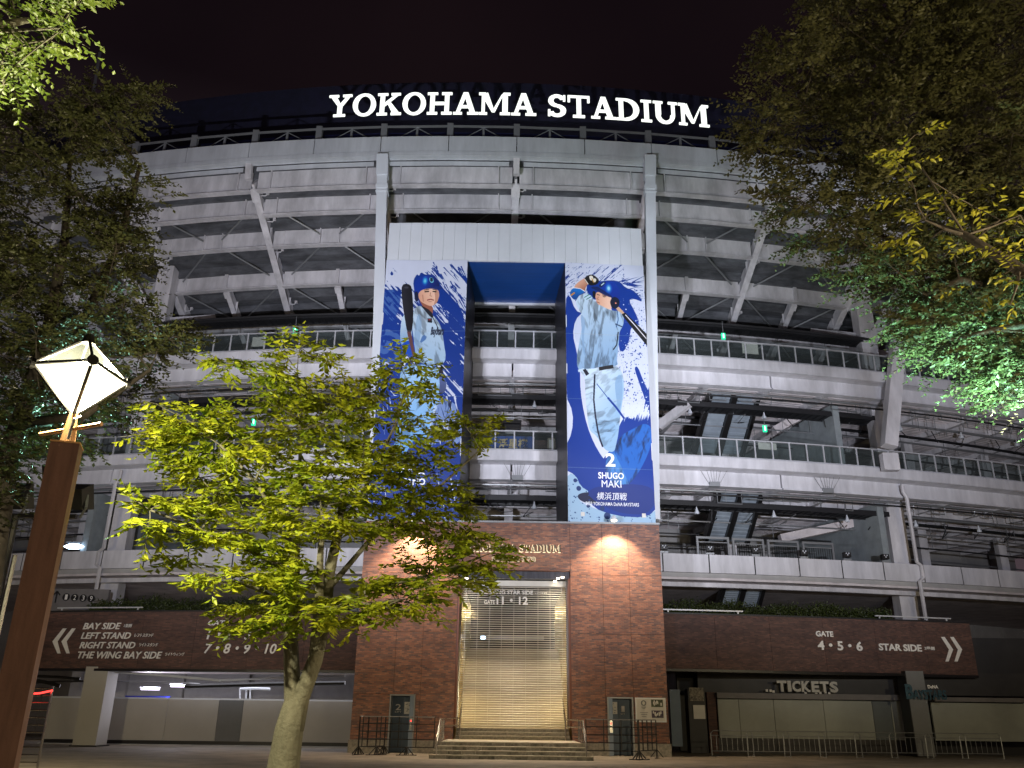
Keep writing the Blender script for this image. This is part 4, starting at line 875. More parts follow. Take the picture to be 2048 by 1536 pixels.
# shutter: open grille of thin tubes with vertical links
SH = box(OX0+.15, OX1-.15, 41.8, 42.05, OZ-.28, OZ-.02).build('shutter', M['shut'], GT)
WL[SH.name] = W_(GT)
me = MB().tube([(OX0+.17, 0, 0), (OX1-.17, 0, 0)], .021, 6).build('slat', M['shut'], SH, org=(0, 0, 0))
me0 = me.data; bpy.data.objects.remove(me)
nz_ = 62; zs0, zs1 = 1.17, OZ-.32
for i in range(nz_): link_mesh(me0, 'slat', SH, (0, 41.92, zs0+(zs1-zs0)*i/(nz_-1)))
for i in range(9):
    x = OX0+.35+(OX1-OX0-.7)*i/8; MB().box(x-.008, x+.008, 41.885, 41.9, zs0, zs1).build('link_rod', M['shut'], SH)
# passage behind: lit side walls, steps, dark upper part
PZ0 = 1.08
box(OX0-.09, OX0+.12, 42.5, 53, 0, OZ+.2).build('passage_wall', M['warmwall'], GT); box(OX1-.12, OX1+.09, 42.5, 53, 0, OZ+.2).build('passage_wall', M['warmwall'], GT)
for i in range(24):
    z = PZ0+.165*i; y = 43.2+.26*i
    box(OX0+.14, OX1-.14, y, y+.3 if i < 23 else 54, 0, z+.165).build('inner_step', M['stepin'], GT)
    
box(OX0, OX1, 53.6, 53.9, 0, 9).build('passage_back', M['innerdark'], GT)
box(-1.55, 2.0, 50.4, 50.6, 5.6, 5.85).build('inner_beam', M['grey'], GT)
box(OX0+.13, OX1-.13, 42.6, 53.4, OZ+.05, OZ+.15).build('passage_ceiling', M['dark'], GT)
cc = at(966, 1275, 49); cl = thing('ceiling_lamp', 'small cool lamp glowing far inside behind the gate shutter', 'lamp', cc); box(cc.x-.12, cc.x+.12, cc.y, cc.y+.1, cc.z-.07, cc.z+.07).build('diffuser', M['bluelamp'], cl)
# steps in front
def stp(x0, x1, y0, y1, z0, z1, n, par, seam=0):
    for i in range(n):
        a = x0+(x1-x0)*i/n; b = x0+(x1-x0)*(i+1)/n
        box(a+.004, b-.004, y0, y1, z0, z1-.0).build('stone_block', M['stonestain' if (i+int(z0*10)) % 2 else 'stone'], par)
SP = thing('entrance_steps', 'granite steps climbing to a landing in front of the gate shutter', 'steps', (.2, 37, 0))
sx0, sx1 = at(857, 1518, 36.2).x, at(1188, 1522, 36.2).x
for i in range(4):
    a = i*.13; y0 = 36.3+i*.36
    stp(sx0+a, sx1-a, y0, 41.3 if i == 3 else y0+.355, 0 if i else .0, .15*(i+1)-.035, 10+i % 2, SP)
    box(sx0+a-.01, sx1-a+.01, y0-.03, (y0+.33) if i < 3 else 40.9, .15*(i+1)-.033, .15*(i+1)).build('tread', mat('tread_stone', (.40, .37, .30), .55, var=.12, vscale=8) if 'tread_stone' not in bpy.data.materials else bpy.data.materials['tread_stone'], SP)
box(OX0+.3, OX1-.3, 40.6, 40.85, .602, .606).build('tactile_strip', mat('tactile', (.5, .42, .2), .6, var=.1), SP)
for i in range(3):
    y0 = 41.0+i*.3; box(OX0+.11, OX1-.11, y0, y0+.3 if i < 2 else 43.2, .05, .6+.16*(i+1)-.03).build('stone_block', M['stone'], SP)
    box(OX0+.11, OX1-.11, y0-.03, y0+.27 if i < 2 else 42.4, .6+.16*(i+1)-.028, .6+.16*(i+1)).build('tread', bpy.data.materials['tread_stone'], SP)
# handrails
for s_, x in ((-1, sx0+.28), (1, sx1-.28)):
    Hn = thing('handrail', 'stainless double handrail on the %s side of the entrance steps' % ('left' if s_ < 0 else 'right'), 'handrail', (x, 36.4, 0), 'handrails beside the entrance steps')
    xi = OX0+.3 if s_ < 0 else OX1-.3
    for hh in (.55, .85):
        pts = [(x, 36.35, hh-.1), (x, 36.35, hh), (x, 37.6, .6+hh), (x, 40.2, .6+hh), (xi, 40.95, .62+hh), (xi, 42.9, 1.9+hh*.6)]
        MB().tube(pts, .028, 6).build('rail', M['chrome'], Hn)
    for y, zz in ((36.35, 0), (37.6, .6), (38.5, .6), (39.4, .6), (40.2, .6)):
        MB().tube([(x, y, zz-.0), (x, y, zz+.85)], .026, 6).build('post', M['chrome'], Hn)
    MB().tube([(xi, 40.95, .6), (xi, 40.95, 1.45)], .026, 6).build('post', M['chrome'], Hn)
# lift doors
for (d_, num, s_) in ((dL, '2', 1), (dR, '1', -1)):
    x0, x1 = d_; D_ = thing('lift_door', 'blue-grey lift door marked %s in the brick wall %s of the steps' % (num, 'left' if num == '2' else 'right'), 'door', ((x0+x1)/2, 41, 0))
    w = .06
    box(x0+.002, x0+w, 40.95, 41.7, .0, dZ).build('frame', M['grey'], D_); box(x1-w, x1-.002, 40.95, 41.7, 0, dZ).build('frame', M['grey'], D_); box(x0+w+.001, x1-w-.001, 40.95, 41.7, dZ-w, dZ-.002).build('frame', M['grey'], D_)
    if s_ > 0: pw = (x1-w-.18, x1-w-.002)
    else: pw = (x0+w+.002, x0+w+.18)
    box(pw[0], pw[1], 41.0, 41.6, 0, dZ-w-.002).build('side_panel', mat('pale_door_frame', (.22, .28, .38), .4, .2, var=.05) if 'pale_door_frame' not in bpy.data.materials else bpy.data.materials['pale_door_frame'], D_)
    xm = (x0+x1)/2
    for a, b in ((x0+w+.01, xm-.006), (xm+.006, x1-w-.01)): box(a, b, 41.62, 41.68, .03, dZ-w-.01).build('door_leaf', M['doorb'], D_)
    box(x0, x1, 41.69, 41.72, 0, dZ).build('shaft_back', M['black'], D_)
    tx_ = (791, 802) if num == '2' else (1243, 1249)
    text_plane(num, tx_[0], tx_[1], 1408 if num == '2' else 1412, 1420 if num == '2' else 1424, 41.58, M['letter'], D_, bold=.01)
    text_plane('LIFT', tx_[0]-1, tx_[1]+1, 1422 if num == '2' else 1426, 1425 if num == '2' else 1429, 41.58, M['letter'], D_, bold=.01)
    cpx = (pw[0]+pw[1])/2
    box(cpx-.06, cpx+.06, 40.97, 40.99, .95, 1.45).build('call_panel', M['chrome'], D_); box(cpx-.03, cpx+.03, 40.955, 40.968, 1.3, 1.36).build('call_lamp', M['redl'], D_); box(cpx-.03, cpx+.03, 40.955, 40.968, 1.15, 1.21).build('call_lamp', M['white'], D_)
    nx0 = (808, 823) if num == '2' else (1220, 1234)
    p0 = at(nx0[0], 1428, 41.58); p1 = at(nx0[1], 1404, 41.58)
    nb = box(p0.x, p1.x, 41.565, 41.58, p0.z, p1.z).build('paper_notice', M['white']); tag(nb, 'white paper notice taped on the lift door %s of the entrance steps' % ('left' if num == '2' else 'right'), 'notice')
    rr = random.Random(int(num)); mb = MB()
    for i in range(14):
        x = rr.uniform(p0.x+.04, p1.x-.1); z = rr.uniform(p0.z+.05, p1.z-.05); mb.box(x, x+rr.uniform(.02, .1), 41.56, 41.564, z, z+.02)
    mb.build('print', M['doorb'], nb)
# poster board
p0 = at(1272, 1444, 40.9); p1 = at(1331, 1396, 40.9)
PB = thing('poster_board', 'white framed poster board with two photographs beside the lift door marked 1', 'notice', ((p0.x+p1.x)/2, 40.95, p0.z))
box(p0.x, p1.x, 40.9, 40.99, p0.z, p1.z).build('frame', M['rail'], PB); box(p0.x+.05, p1.x-.05, 40.885, 40.898, p0.z+.05, p1.z-.05).build('sheet', M['white'], PB)
xm = p0.x+(p1.x-p0.x)*.52
for (z0, z1, c, nm) in ((.62, .93, (.10, .12, .06), 'team_photo'), (.18, .48, (.09, .06, .10), 'match_photo')):
    zz0 = p0.z+(p1.z-p0.z)*z0; zz1 = p0.z+(p1.z-p0.z)*z1
    ph = box(xm, p1.x-.13, 40.874, 40.883, zz0, zz1).build(nm, mat(nm, c, .5, var=.5, vscale=9), PB); mb = MB(); rr = random.Random(int(z0*100))
    for i in range(15):
        x = rr.uniform(xm+.05, p1.x-.22); z = rr.uniform(zz0+.03, zz0+(zz1-zz0)*.6); mb.box(x, x+.05, 40.868-i*.0003, 40.872-i*.0003, z, z+.1)
    mb.build('figures', M['white'], ph)
mb = MB(); cx = p0.x+(p1.x-p0.x)*.27; cz = p0.z+(p1.z-p0.z)*.78
pts = ringp(cx, cz, .12, .12, .075, .075, 0, 2*pi, 16)
for i, q in enumerate(pts): mb.prism([(x, 40.874-(i % 2)*.001, z) for x, z in q], (0, .006, 0))
mb.build('ring_emblem', M['wallg'], PB)
mb = MB()
for i, (z, w) in enumerate(((.6, .2), (.55, .12), (.38, .36), (.3, .28), (.22, .2))): zz = p0.z+(p1.z-p0.z)*z; mb.box(cx-w/2, cx+w/2, 40.876, 40.882, zz, zz+.02)
mb.build('print_lines', M['wallg'], PB)
# gate lettering
YS = thing('gate_sign', 'backlit serif letters YOKOHAMA STADIUM SINCE 1978 on the brick above the shutter', 'sign', at(1030, 1100, 40.95))
def gp(f, D=40.86):
    a = at(928, 1101, D); b = at(1122, 1104, D); p = a.lerp(b, f); p.z = at(1030, 1103, D).z; return p, Vector((1, 0, 0)), b.x-a.x, at(1030, 1089, D).z-at(1030, 1103, D).z
def gp2(f): r_ = gp(f, 40.86); return r_[0]+Vector((-.025, .1, -.025)), r_[1], r_[2]+.05, r_[3]+.05
dkl = mat('bronze_letter', (.10, .08, .06), .4, .4, var=.05)
slab_text('YOKOHAMA STADIUM', 0, 0, gp, None, dkl, YS, thick=.04)
slab_text('YOKOHAMA STADIUM', 0, 0, gp2, None, M['halo'], YS, thick=.01)
for D_, m_, gr in ((40.86, dkl, 0), (40.95, M['halo'], .6)):
    text_plane('SINCE', 984-gr, 1027+gr, 1114-gr, 1123+gr, D_, m_, YS, bold=.0 if gr == 0 else .03, extr=.006); text_plane('1978', 1036-gr, 1071+gr, 1114-gr, 1123+gr, D_, m_, YS, bold=.0 if gr == 0 else .03, extr=.006)
light('AREA', 'sign_glow', (at(1035, 1105, 40.5).x, 40.6, at(1035, 1105, 40.6).z), 14, (1, .8, .5), YS, size=4, target=at(1035, 1105, 41))
WS = thing('wing_sign', 'white lettering THE WING STAR SIDE GATE 11 12 across the top of the shutter', 'sign', at(1020, 1190, 41.7))
text_plane('THE WING STAR SIDE', 955, 1066, 1180, 1188, 41.72, M['letter'], WS, bold=.03); text_plane('レフトウィング', 1070, 1094, 1183, 1188, 41.72, M['letter'], WS, bold=.01)
text_plane('GATE', 968, 990, 1200, 1208, 41.72, M['letter'], WS, bold=.03); text_plane('11・12', 993, 1056, 1193, 1209, 41.72, M['letter'], WS, bold=.03)
# wall downlights and doorway lights
for i, (x, y) in enumerate(((829, 1040), (1228, 1041))):
    p = at(x, y, 40.2); L_ = thing('wall_lamp', 'small warm downlight glowing at the foot of the %s banner' % ('left' if i == 0 else 'right'), 'lamp', p, 'warm downlights above the brick wall')
    MB().tube([p+Vector((0, 0, .22)), p+Vector((0, 0, .02))], [.08, .17], 10).build('lamp_shade', M['header'], L_); MB().tube([p+Vector((0, 0, .015)), p+Vector((0, 0, -.03))], .13, 10).build('bulb', M['bulb'], L_)
    MB().tube([p+Vector((0, .78, .1)), p+Vector((0, .02, .24))], .03, 6).build('arm', M['grey'], L_)
    light('SPOT', 'wall_lamp_light', p-Vector((0, .12, .06)), P_WALL, (1, .72, .46), L_, .06, p+Vector((0, .5, -3)), 108, .55)
for i, (x, y) in enumerate(((933, 1157), (1116, 1157), (1110, 1163), (1125, 1155))):
    p = at(x, y, 41.15); L_ = thing('doorway_downlight', ['at the left end', 'inner one of the three at the right end', 'lowest of the three at the right end', 'outermost at the right end'][i], 'lamp', p, 'tiny downlights under the gate lintel'); L_['label'] = 'tiny warm downlight under the gate lintel, ' + L_['label']
    box(p.x-.07, p.x+.07, p.y-.05, p.y+.05, p.z-.02, p.z+.03).build('diffuser', M['bulb'], L_)
    light('SPOT', 'downlight_beam', p+Vector((0, .2, -.1)), 95, (1, .86, .64), L_, .04, (p.x*.6, 41.78, 3.2), 120, .8)
for s_, x in ((-1, OX0+.4), (1, OX1-.4)):
    light('SPOT', 'gate_light', (x, 42.55, OZ-.1), P_GATE*5.5, (1, .76, .36), GT, .05, (x-s_*-.25, 42.8, 1), 70, .7)
    light('SPOT', 'gate_light', (x-s_*.1, 45.0, OZ-.15), P_GATE*1.2, (1, .78, .42), GT, .05, (x-s_*-.1, 46.5, 1), 80, .7)
for s_, x in ((-1, OX0+.3), (1, OX1-.3)):
    for zz_ in (5.6, 3.9): light('SPOT', 'gate_light', (x, 42.75, zz_), 320, (1, .74, .32), GT, .04, (x+s_*.12, 42.9, zz_-2), 80, .8)
light('SPOT', 'gate_light', (.2, 44.5, OZ-.2), P_GATE*1.6, (1, .88, .74), GT, .2, (.2, 45.2, 1.5), 100, .9)
light('SPOT', 'gate_light', (.2, 40.2, OZ-.1), P_GATE*4.5, (1, .84, .62), GT, .1, (.2, 37.6, 0), 100, .9)  # bare spot added to brighten the front steps and ground

# ---------------------------------------------------------------- brick sign walls left and right of the gate
def sign_wall(t0, t1, label, zt_, zb_, d=42.2):
    o = thing('brick_sign_wall', label, 'wall', A((t0+t1)/2, d, zb_))
    n = max(2, int((t1-t0)/.024))
    for i in range(n): MB().ring(t0+(t1-t0)*i/n+.00006, t0+(t1-t0)*(i+1)/n-.00006, d, d+.5, zb_, zt_, 1).build('brick_panel', M['brickd'], o)
    MB().ring(t0, t1, d-.03, d+.55, zb_-.12, zb_-.005, n).build('bottom_edge', M['black'], o); MB().ring(t0, t1, d-.02, d+.55, zt_+.004, zt_+.07, n).build('coping', M['dark'], o)
    MB().ring(t0, t1, d+.55, 50, zb_+.1, zb_+.3, n).build('canopy_slab', M['ceil'], o)
    return o
tw0 = math.asin((GX0-.02-XC)/(R0-42.2)); tw1 = math.asin((GX1+.02-XC)/(R0-42.2))
lz1, lz0 = arc(400, 1223, 42.2)[1], arc(400, 1338, 42.2)[1]; rz1, rz0 = arc(1640, 1236, 42.2)[1], arc(1640, 1343, 42.2)[1]
tl_ = arc(78, 1290, 42.2)[0]; tr_ = arc(1948, 1300, 42.2)[0]
LW = sign_wall(tl_, tw0, 'long brown brick wall with white wayfinding letters left of the gate', lz1, lz0)
RW = sign_wall(tw1, tr_, 'long brown brick wall with white wayfinding letters right of the gate', rz1, rz0)
def chevron(parent, pts, d):
    for off in (0, 1):
        P = [arc(x+off*pts[-1], y, d) for x, y in pts[:-1]]; V = [A(t, d-.05, z) for t, z in P]
        nrm = (V[0]-Vector((XC, R0, V[0].z))).normalized(); MB().prism(V, -nrm*.03).build('chevron', M['letter'], parent)
LT = thing('wayfinding_sign', 'white letters and double left chevron for BAY SIDE and LEFT STAND on brick', 'sign', A(arc(250, 1280, 42.2)[0], 42.1, lz0+.5))
chevron(LT, [(127, 1257), (134, 1257), (116, 1283), (122, 1307), (116, 1307), (106, 1283), 18], 42.2)
for b, x0, x1, yt, yb in (('BAY SIDE', 167, 243, 1246, 1259), ('LEFT STAND', 163, 263, 1265, 1278), ('RIGHT STAND', 160, 272, 1284, 1297), ('THE WING BAY SIDE', 156, 325, 1303, 1317)):
    text_arc(b, x0, x1, yt, yb, 42.2, M['letter'], LT, shear=.22, bold=.015)
for b, x0, x1, yt, yb in (('1塁側', 249, 265, 1248, 1255), ('レフトスタンド', 270, 308, 1267, 1274), ('ライトスタンド', 279, 317, 1286, 1293), ('ライトウィング', 331, 370, 1305, 1312)):
    text_arc(b, x0, x1, yt, yb, 42.2, M['letter'], LT, shear=.15, bold=.0)
text_arc('GATE', 417, 459, 1241, 1251, 42.2, M['letter'], LT, shear=.2, bold=.015)
text_arc('1・2・3', 414, 503, 1260, 1279, 42.2, M['letter'], LT, shear=.2, bold=.015); text_arc('7・8・9・10', 409, 554, 1287, 1307, 42.2, M['letter'], LT, shear=.2, bold=.015)
RT = thing('wayfinding_sign', 'white letters and double right chevron for GATE 4 5 6 STAR SIDE on brick', 'sign', A(arc(1760, 1290, 42.2)[0], 42.1, rz0+.5))
text_arc('GATE', 1631, 1665, 1262, 1273, 42.2, M['letter'], RT, bold=.03); text_arc('4・5・6', 1635, 1723, 1281, 1300, 42.2, M['letter'], RT, bold=.03)
text_arc('STAR SIDE', 1757, 1841, 1287, 1301, 42.2, M['letter'], RT, bold=.03); text_arc('3塁側', 1848, 1867, 1293, 1300, 42.2, M['letter'], RT, bold=.01)
chevron(RT, [(1881, 1274), (1888, 1274), (1905, 1299), (1896, 1323), (1890, 1323), (1897, 1299), 18], 42.2)
# planters on the walls: kerb rail and hedge
def leaves_mesh(P, D, U, L, Wd, curl=.18):
    """P bases, D directions, U side vectors, L lengths: folded leaves of two quads"""
    n = len(P); N = np.cross(D, U); N /= np.linalg.norm(N, axis=1)[:, None]+1e-9
    L = L[:, None]; w = Wd[:, None]
    base = P; mid = P+D*L*.45 - N*L*.02; tip = P+D*L - N*L*curl; l_ = P+D*L*.42+U*w+N*w*.35; r_ = P+D*L*.42-U*w+N*w*.35
    V = np.stack([base, r_, tip, l_], 1).reshape(-1, 3); i = np.arange(n)*4
    F = np.stack([i, i+1, i+2, i, i+2, i+3], 1).reshape(-1, 3)
    me = bpy.data.meshes.new('leaves'); me.vertices.add(len(V)); me.vertices.foreach_set('co', V.astype(np.float32).ravel())
    me.loops.add(len(F)*3); me.loops.foreach_set('vertex_index', F.astype(np.int32).ravel()); me.polygons.add(len(F))
    me.polygons.foreach_set('loop_start', np.arange(len(F), dtype=np.int32)*3); me.polygons.foreach_set('loop_total', np.full(len(F), 3, np.int32)); me.update(); me.validate(); return me
def unit(v): return v/(np.linalg.norm(v, axis=1)[:, None]+1e-9)
for (t0, t1, zz, lab) in ((tl_+.02, tw0-.01, lz1, 'left'), (tw1+.004, tr_-.04, rz1, 'right')):
    n = 9000; t = RNG.uniform(t0, t1, n); dd = RNG.uniform(42.3, 43.4, n)
    hgt = .25+.3*np.abs(np.sin(t*140)*np.sin(t*61+1))+.35*RNG.random(n)**2
    z = zz+.05+RNG.random(n)*hgt; R_ = R0-dd; P = np.stack([XC+R_*np.sin(t), R0-R_*np.cos(t), z], 1)
    D = unit(RNG.normal(size=(n, 3))+np.array([0, -.2, .3])); U = unit(np.cross(D, RNG.normal(size=(n, 3))))
    me = leaves_mesh(P-np.array(A((t0+t1)/2, 43, zz)), D, U, RNG.uniform(.08, .2, n), RNG.uniform(.02, .045, n)); me.materials.append(M['hedge'])
    o = link_mesh(me, 'planter_hedge', None, A((t0+t1)/2, 43, zz)); tag(o, 'dark low hedge growing on top of the brick wall %s of the gate' % lab, 'hedge', kind='stuff')
for i, (x0, x1, y, w, lab) in enumerate(((115, 285, 1222, LW, 'left'), (1326, 1485, 1221, RW, 'middle'), (1750, 1900, 1236, RW, 'right'))):
    a = arc(x0, y-2, 42.1)[0]; b = arc(x1, y-2, 42.1)[0]; zz = (lz1 if i == 0 else rz1)
    mb = MB().ring(a, b, 42.05, 42.12, zz+.16, zz+.22, 2); mb.ring(a+.002, a+.0026, 42.07, 42.12, zz+.07, zz+.16, 1); mb.ring(b-.0026, b-.002, 42.07, 42.12, zz+.07, zz+.16, 1); mb.build('kerb_rail', M['rail'], w)
# numbered discs and arrow on the dark wall above the left wall
ND = thing('gate_number_sign', 'dark arrow and row of numbered discs on the wall above the left brick wall', 'sign', at(150, 1195, 46))
box(at(85, 1200, 46.3).x, at(215, 1200, 46.3).x, 46.3, 46.5, at(150, 1228, 46.3).z, at(150, 1178, 46.3).z).build('board', mat('dull_board', (.17, .16, .16), .7, var=.1), ND)
for i, (x, c) in enumerate(((132, '1'), (149, '2'), (166, '3'), (182, '9'))):
    p = at(x, 1194+i, 46.25); MB().tube([p, p+Vector((0, .04, 0))], .19, 16).build('disc', M['black'], ND); text_plane(c, x-3, x+3, 1189+i, 1199+i, 46.22, M['letter'], ND, bold=.0, extr=.005)
p = at(113, 1192, 46.2); mb = MB(); mb.beam(p-Vector((0, 0, .35)), p+Vector((0, 0, .2)), .05, .05, up=(0, 1, 0)); mb.beam(p+Vector((-.17, 0, .05)), p+Vector((0, 0, .25)), .05, .05, up=(0, 1, 0)); mb.beam(p+Vector((.17, 0, .05)), p+Vector((0, 0, .25)), .05, .05, up=(0, 1, 0)); mb.build('arrow', M['black'], ND)
# blue-white lamp in the left opening
p = at(147, 1093, 50); L_ = thing('pendant_lamp', 'blue-white lamp shining in the dark left storey beside the brown post', 'lamp', p); MB().tube([p+Vector((-.55, 0, 0)), p+Vector((-.25, 0, 0)), p+Vector((.3, 0, 0)), p+Vector((.6, 0, .0))], [.03, .16, .16, .03], 10).build('lamp_glass', M['bluelamp'], L_)
box(p.x-.5, p.x+.4, p.y, p.y+.1, p.z+.22, p.z+.3).build('reflector', M['grey'], L_)

# ---------------------------------------------------------------- under the left wall: hoarding, pillar, lamps, pipes
HD = thing('hoarding_wall', 'long pale hoarding wall under the left brick wall behind the tree trunk', 'wall', at(440, 1495, 47))
ya_ = 47; zt_ = at(440, 1400, ya_).z; x0 = at(88, 1450, ya_).x; x1 = GX0-.1
cuts = [x0, at(215, 1450, ya_).x, at(330, 1450, ya_).x, at(433, 1450, ya_).x, at(482, 1450, ya_).x, at(580, 1450, ya_).x, x1]
for i in range(6):
    box(cuts[i]+.01, cuts[i+1]-.01, ya_, ya_+.15, .22, zt_).build('panel', M['wallg'] if i == 3 else M['wallw'], HD)
box(x0, x1, ya_+.02, ya_+.2, zt_+.004, zt_+.08).build('cap', M['header'], HD); box(x0, x1, ya_+.04, ya_+.1, .0, .21).build('base_shadow_gap', M['black'], HD)
strip = box(x0, x1, ya_-.3, ya_+.03, .0, .035).build('lit_ground_strip', mat('lit_ground_tone', (.5, .5, .5), .6, var=.1), HD)  # pale colour stands in for lit ground along the hoarding
BW = thing('lower_back_wall', 'grey back wall of the open ground storey, with beams, left of the gate', 'wall', at(440, 1390, 56)); box(-27, GX0-.3, 56, 56.4, 0, 6).build('wall', M['inner'], BW)
for x in (-24, -20.5, -16.5, -13, -9.5): box(x, x+.6, 55.6, 55.98, 2.0, 5.2).build('pier', M['inner'], BW)
pl = at(180, 1500, 44); pw = .56; pl.x = at(172, 1500, 44).x
PL = thing('concrete_pillar', 'square pale pillar holding up the left brick wall', 'pillar', (pl.x, 44, 0)); box(pl.x-pw, pl.x+pw*.95, 43.7, 44.9, .06, lz0+.08).build('shaft', M['wallw'], PL); box(pl.x-pw-.1, pl.x+pw*.95+.1, 43.6, 45, 0, .058).build('foot', M['black'], PL)
for i, (x, y) in enumerate(((360, 1372), (300, 1378))):
    p = at(x, y, 48+i*2); L_ = thing('tube_lamp', '%s of two violet-white tube lamps above the pale hoarding' % ('nearer right' if i == 0 else 'farther left'), 'lamp', p, 'tube lamps under the left canopy')
    box(p.x-.5, p.x+.5, p.y, p.y+.09, p.z-.05, p.z+.05).build('tube', M['tube'], L_); box(p.x-.55, p.x+.55, p.y-.02, p.y+.12, p.z+.055, p.z+.11).build('housing', M['header'], L_)
    light('POINT', 'tube_light', p-Vector((0, .3, .2)), 200, (.86, .85, 1), L_, .15)
pp = thing('ceiling_pipes', 'white and dark pipes and trays under the canopy left of the gate', 'pipes', at(400, 1350, 47))
for (xa, ya2, xb, yb2, D_, r_, m) in ((220, 1343, 440, 1361, 44.5, .06, 'header'), (440, 1361, 690, 1352, 46, .05, 'header'), (370, 1373, 690, 1366, 46.5, .11, 'black'), (215, 1362, 400, 1368, 46.5, .04, 'grey'), (480, 1378, 540, 1378, 47.5, .07, 'header'), (560, 1352, 690, 1340, 48, .05, 'grey'), (70, 1352, 160, 1358, 44, .07, 'black'), (60, 1366, 170, 1362, 44, .05, 'dark'), (66, 1360, 120, 1372, 43.6, .09, 'black')):
    MB().tube([at(xa, ya2, D_), at((xa+xb)/2, (ya2+yb2)/2-1, D_), at(xb, yb2, D_)], r_, 6).build('pipe', M[m], pp)
for x in (480, 492, 500): MB().tube([at(x, 1398, 47.6), at(x, 1378, 47.6)], .05, 6).build('pipe', M['header'], pp)
bx = at(250, 1396, 48); box(bx.x, bx.x+2.2, 48, 48.5, bx.z-.1, bx.z+.12).build('blue_duct', mat('blue_duct', (.02, .03, .30), .4, var=.05), pp)
# wide area light above the hoarding, no fixture, lighting the ground below
light('AREA', 'canopy_glow', (-12, 47.6, 3.3), 240, (.9, .9, 1), HD, size=9, target=(-12, 47, 0))

# folding gate with red strip at far left
fg = at(60, 1480, 20); FG = thing('ladder_fence', 'silver ladder-like fence with horizontal rungs and a red lit strip on top', 'fence', (fg.x, 20, 0))
a0 = at(38, 1536, 20); a1 = at(68, 1372, 20); b0_ = at(68, 1536, 20); b1_ = at(102, 1370, 20)
for xo in (a1.x-.35, a1.x+.42): MB().tube([(xo, 20, 0), (xo, 20, at(90, 1372, 20).z)], .025, 6).build('upright', M['chrome'], FG)
for i in range(14):
    z = .1+i*(at(90, 1372, 20).z-.15)/13; MB().tube([(a1.x-.35, 20, z), (a1.x+.42, 20, z)], .014, 5).build('rung', M['chrome'], FG)
p = at(105, 1381, 19.9); q = at(55, 1388, 19.9); MB().tube([p, p.lerp(q, .5)+Vector((0, 0, -.02)), q], .02, 6).build('red_strip', M['redl'], FG)

# ---------------------------------------------------------------- under the right wall: ticket booths, signs, fences
TB = thing('ticket_booth', 'closed ticket booth with grey-green shutters under the right brick wall', 'booth', at(1640, 1500, 46)); D_ = 46
zt_, zb_ = at(1630, 1400, D_).z, at(1630, 1478, D_).z
xs = [at(x, 1440, D_).x for x in (1437, 1480, 1550, 1650, 1748, 1785, 1822)]
for i in range(6):
    box(xs[i]+.012, xs[i+1]-.012, D_, D_+.12, zb_, zt_).build('shutter_panel', M['ticketg'] if i == 4 else M['ticket'], TB)
box(xs[0]-.1, xs[-1], D_-.5, D_+.1, zt_+.02, zt_+.28).build('awning', M['hood'], TB)
box(xs[0]-.2, xs[-1], D_+.02, D_+.3, 0, zb_-.01).build('base', mat('dark_base', (.05, .045, .045), .6, var=.2), TB)
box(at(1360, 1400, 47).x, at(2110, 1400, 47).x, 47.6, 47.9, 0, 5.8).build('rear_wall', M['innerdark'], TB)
zl = [zt_+.3, rz0-.15]
box(xs[0]-.9, at(2100, 1400, D_).x, D_+.1, D_+.3, zl[0], zl[1]+.3).build('sign_band', M['innerdark'], TB)
x2 = at(1868, 1450, D_).x; box(x2, at(2110, 1440, D_).x, D_, D_+.12, zb_, zt_-.05).build('shutter_panel', M['ticket'], TB); box(x2, at(2110, 1440, D_).x, D_-.5, D_-.01, zt_, zt_+.2).build('awning', M['hood'], TB)
box(xs[0]-.55, xs[0]-.12, D_-.2, D_+.4, 0, zl[0]).build('corner_pier', M['brickd'], TB)
pb = at(1847, 1505, 44.2); PR = thing('concrete_pillar', 'square grey pillar between the closed ticket booths at right', 'pillar', (pb.x, 44.2, 0)); box(pb.x-.43, pb.x+.43, 43.9, 44.9, .05, rz0+.1).build('shaft', M['wallg'], PR); box(pb.x-.46, pb.x-.435, 43.9, 44.9, .05, rz0+.1).build('edge', M['black'], PR)
TS = thing('tickets_sign', 'unlit white letters TICKETS above the closed booth shutters', 'sign', at(1605, 1375, 45.3))
for i, ch in enumerate('TICKETS'):
    w = [20, 8, 18, 19, 16, 19, 17]; xx = 1555+sum(w[:i]) + i*.9; text_plane(ch, xx, xx+w[i]-2, 1361+abs(3-i)*.0+i*.35, 1383+i*.35, 45.3, bpy.data.materials.get('dull_white') or mat('dull_white', (.42, .41, .38), .5, var=.1), TS, name='letter', bold=.045, extr=.05)
mb = MB(); rr = random.Random(4)
for x in list(range(1535, 1556, 7))+list(range(1610, 1665, 6)): p = at(x+rr.uniform(-2, 2), 1384+rr.uniform(-4, 3), 45.5); mb.box(p.x-.06, p.x+.05, 45.5, 45.55, p.z-.06, p.z+.05)
mb.build('small_marks', M['white'], TS)
BS = thing('baystars_sign', 'dull blue unlit letters BAYSTARS on the band right of the tickets sign', 'sign', at(1853, 1385, 45.2))
text_plane('B', 1813, 1827, 1368, 1398, 43.7, M['neon'], BS, name='letter', bold=.04); text_plane('AYSTARS', 1828, 1893, 1379, 1399, 43.7, M['neon'], BS, name='letter', bold=.03); text_plane('DeNA', 1856, 1876, 1370, 1377, 43.7, M['letter'], BS, name='letter', bold=.02)
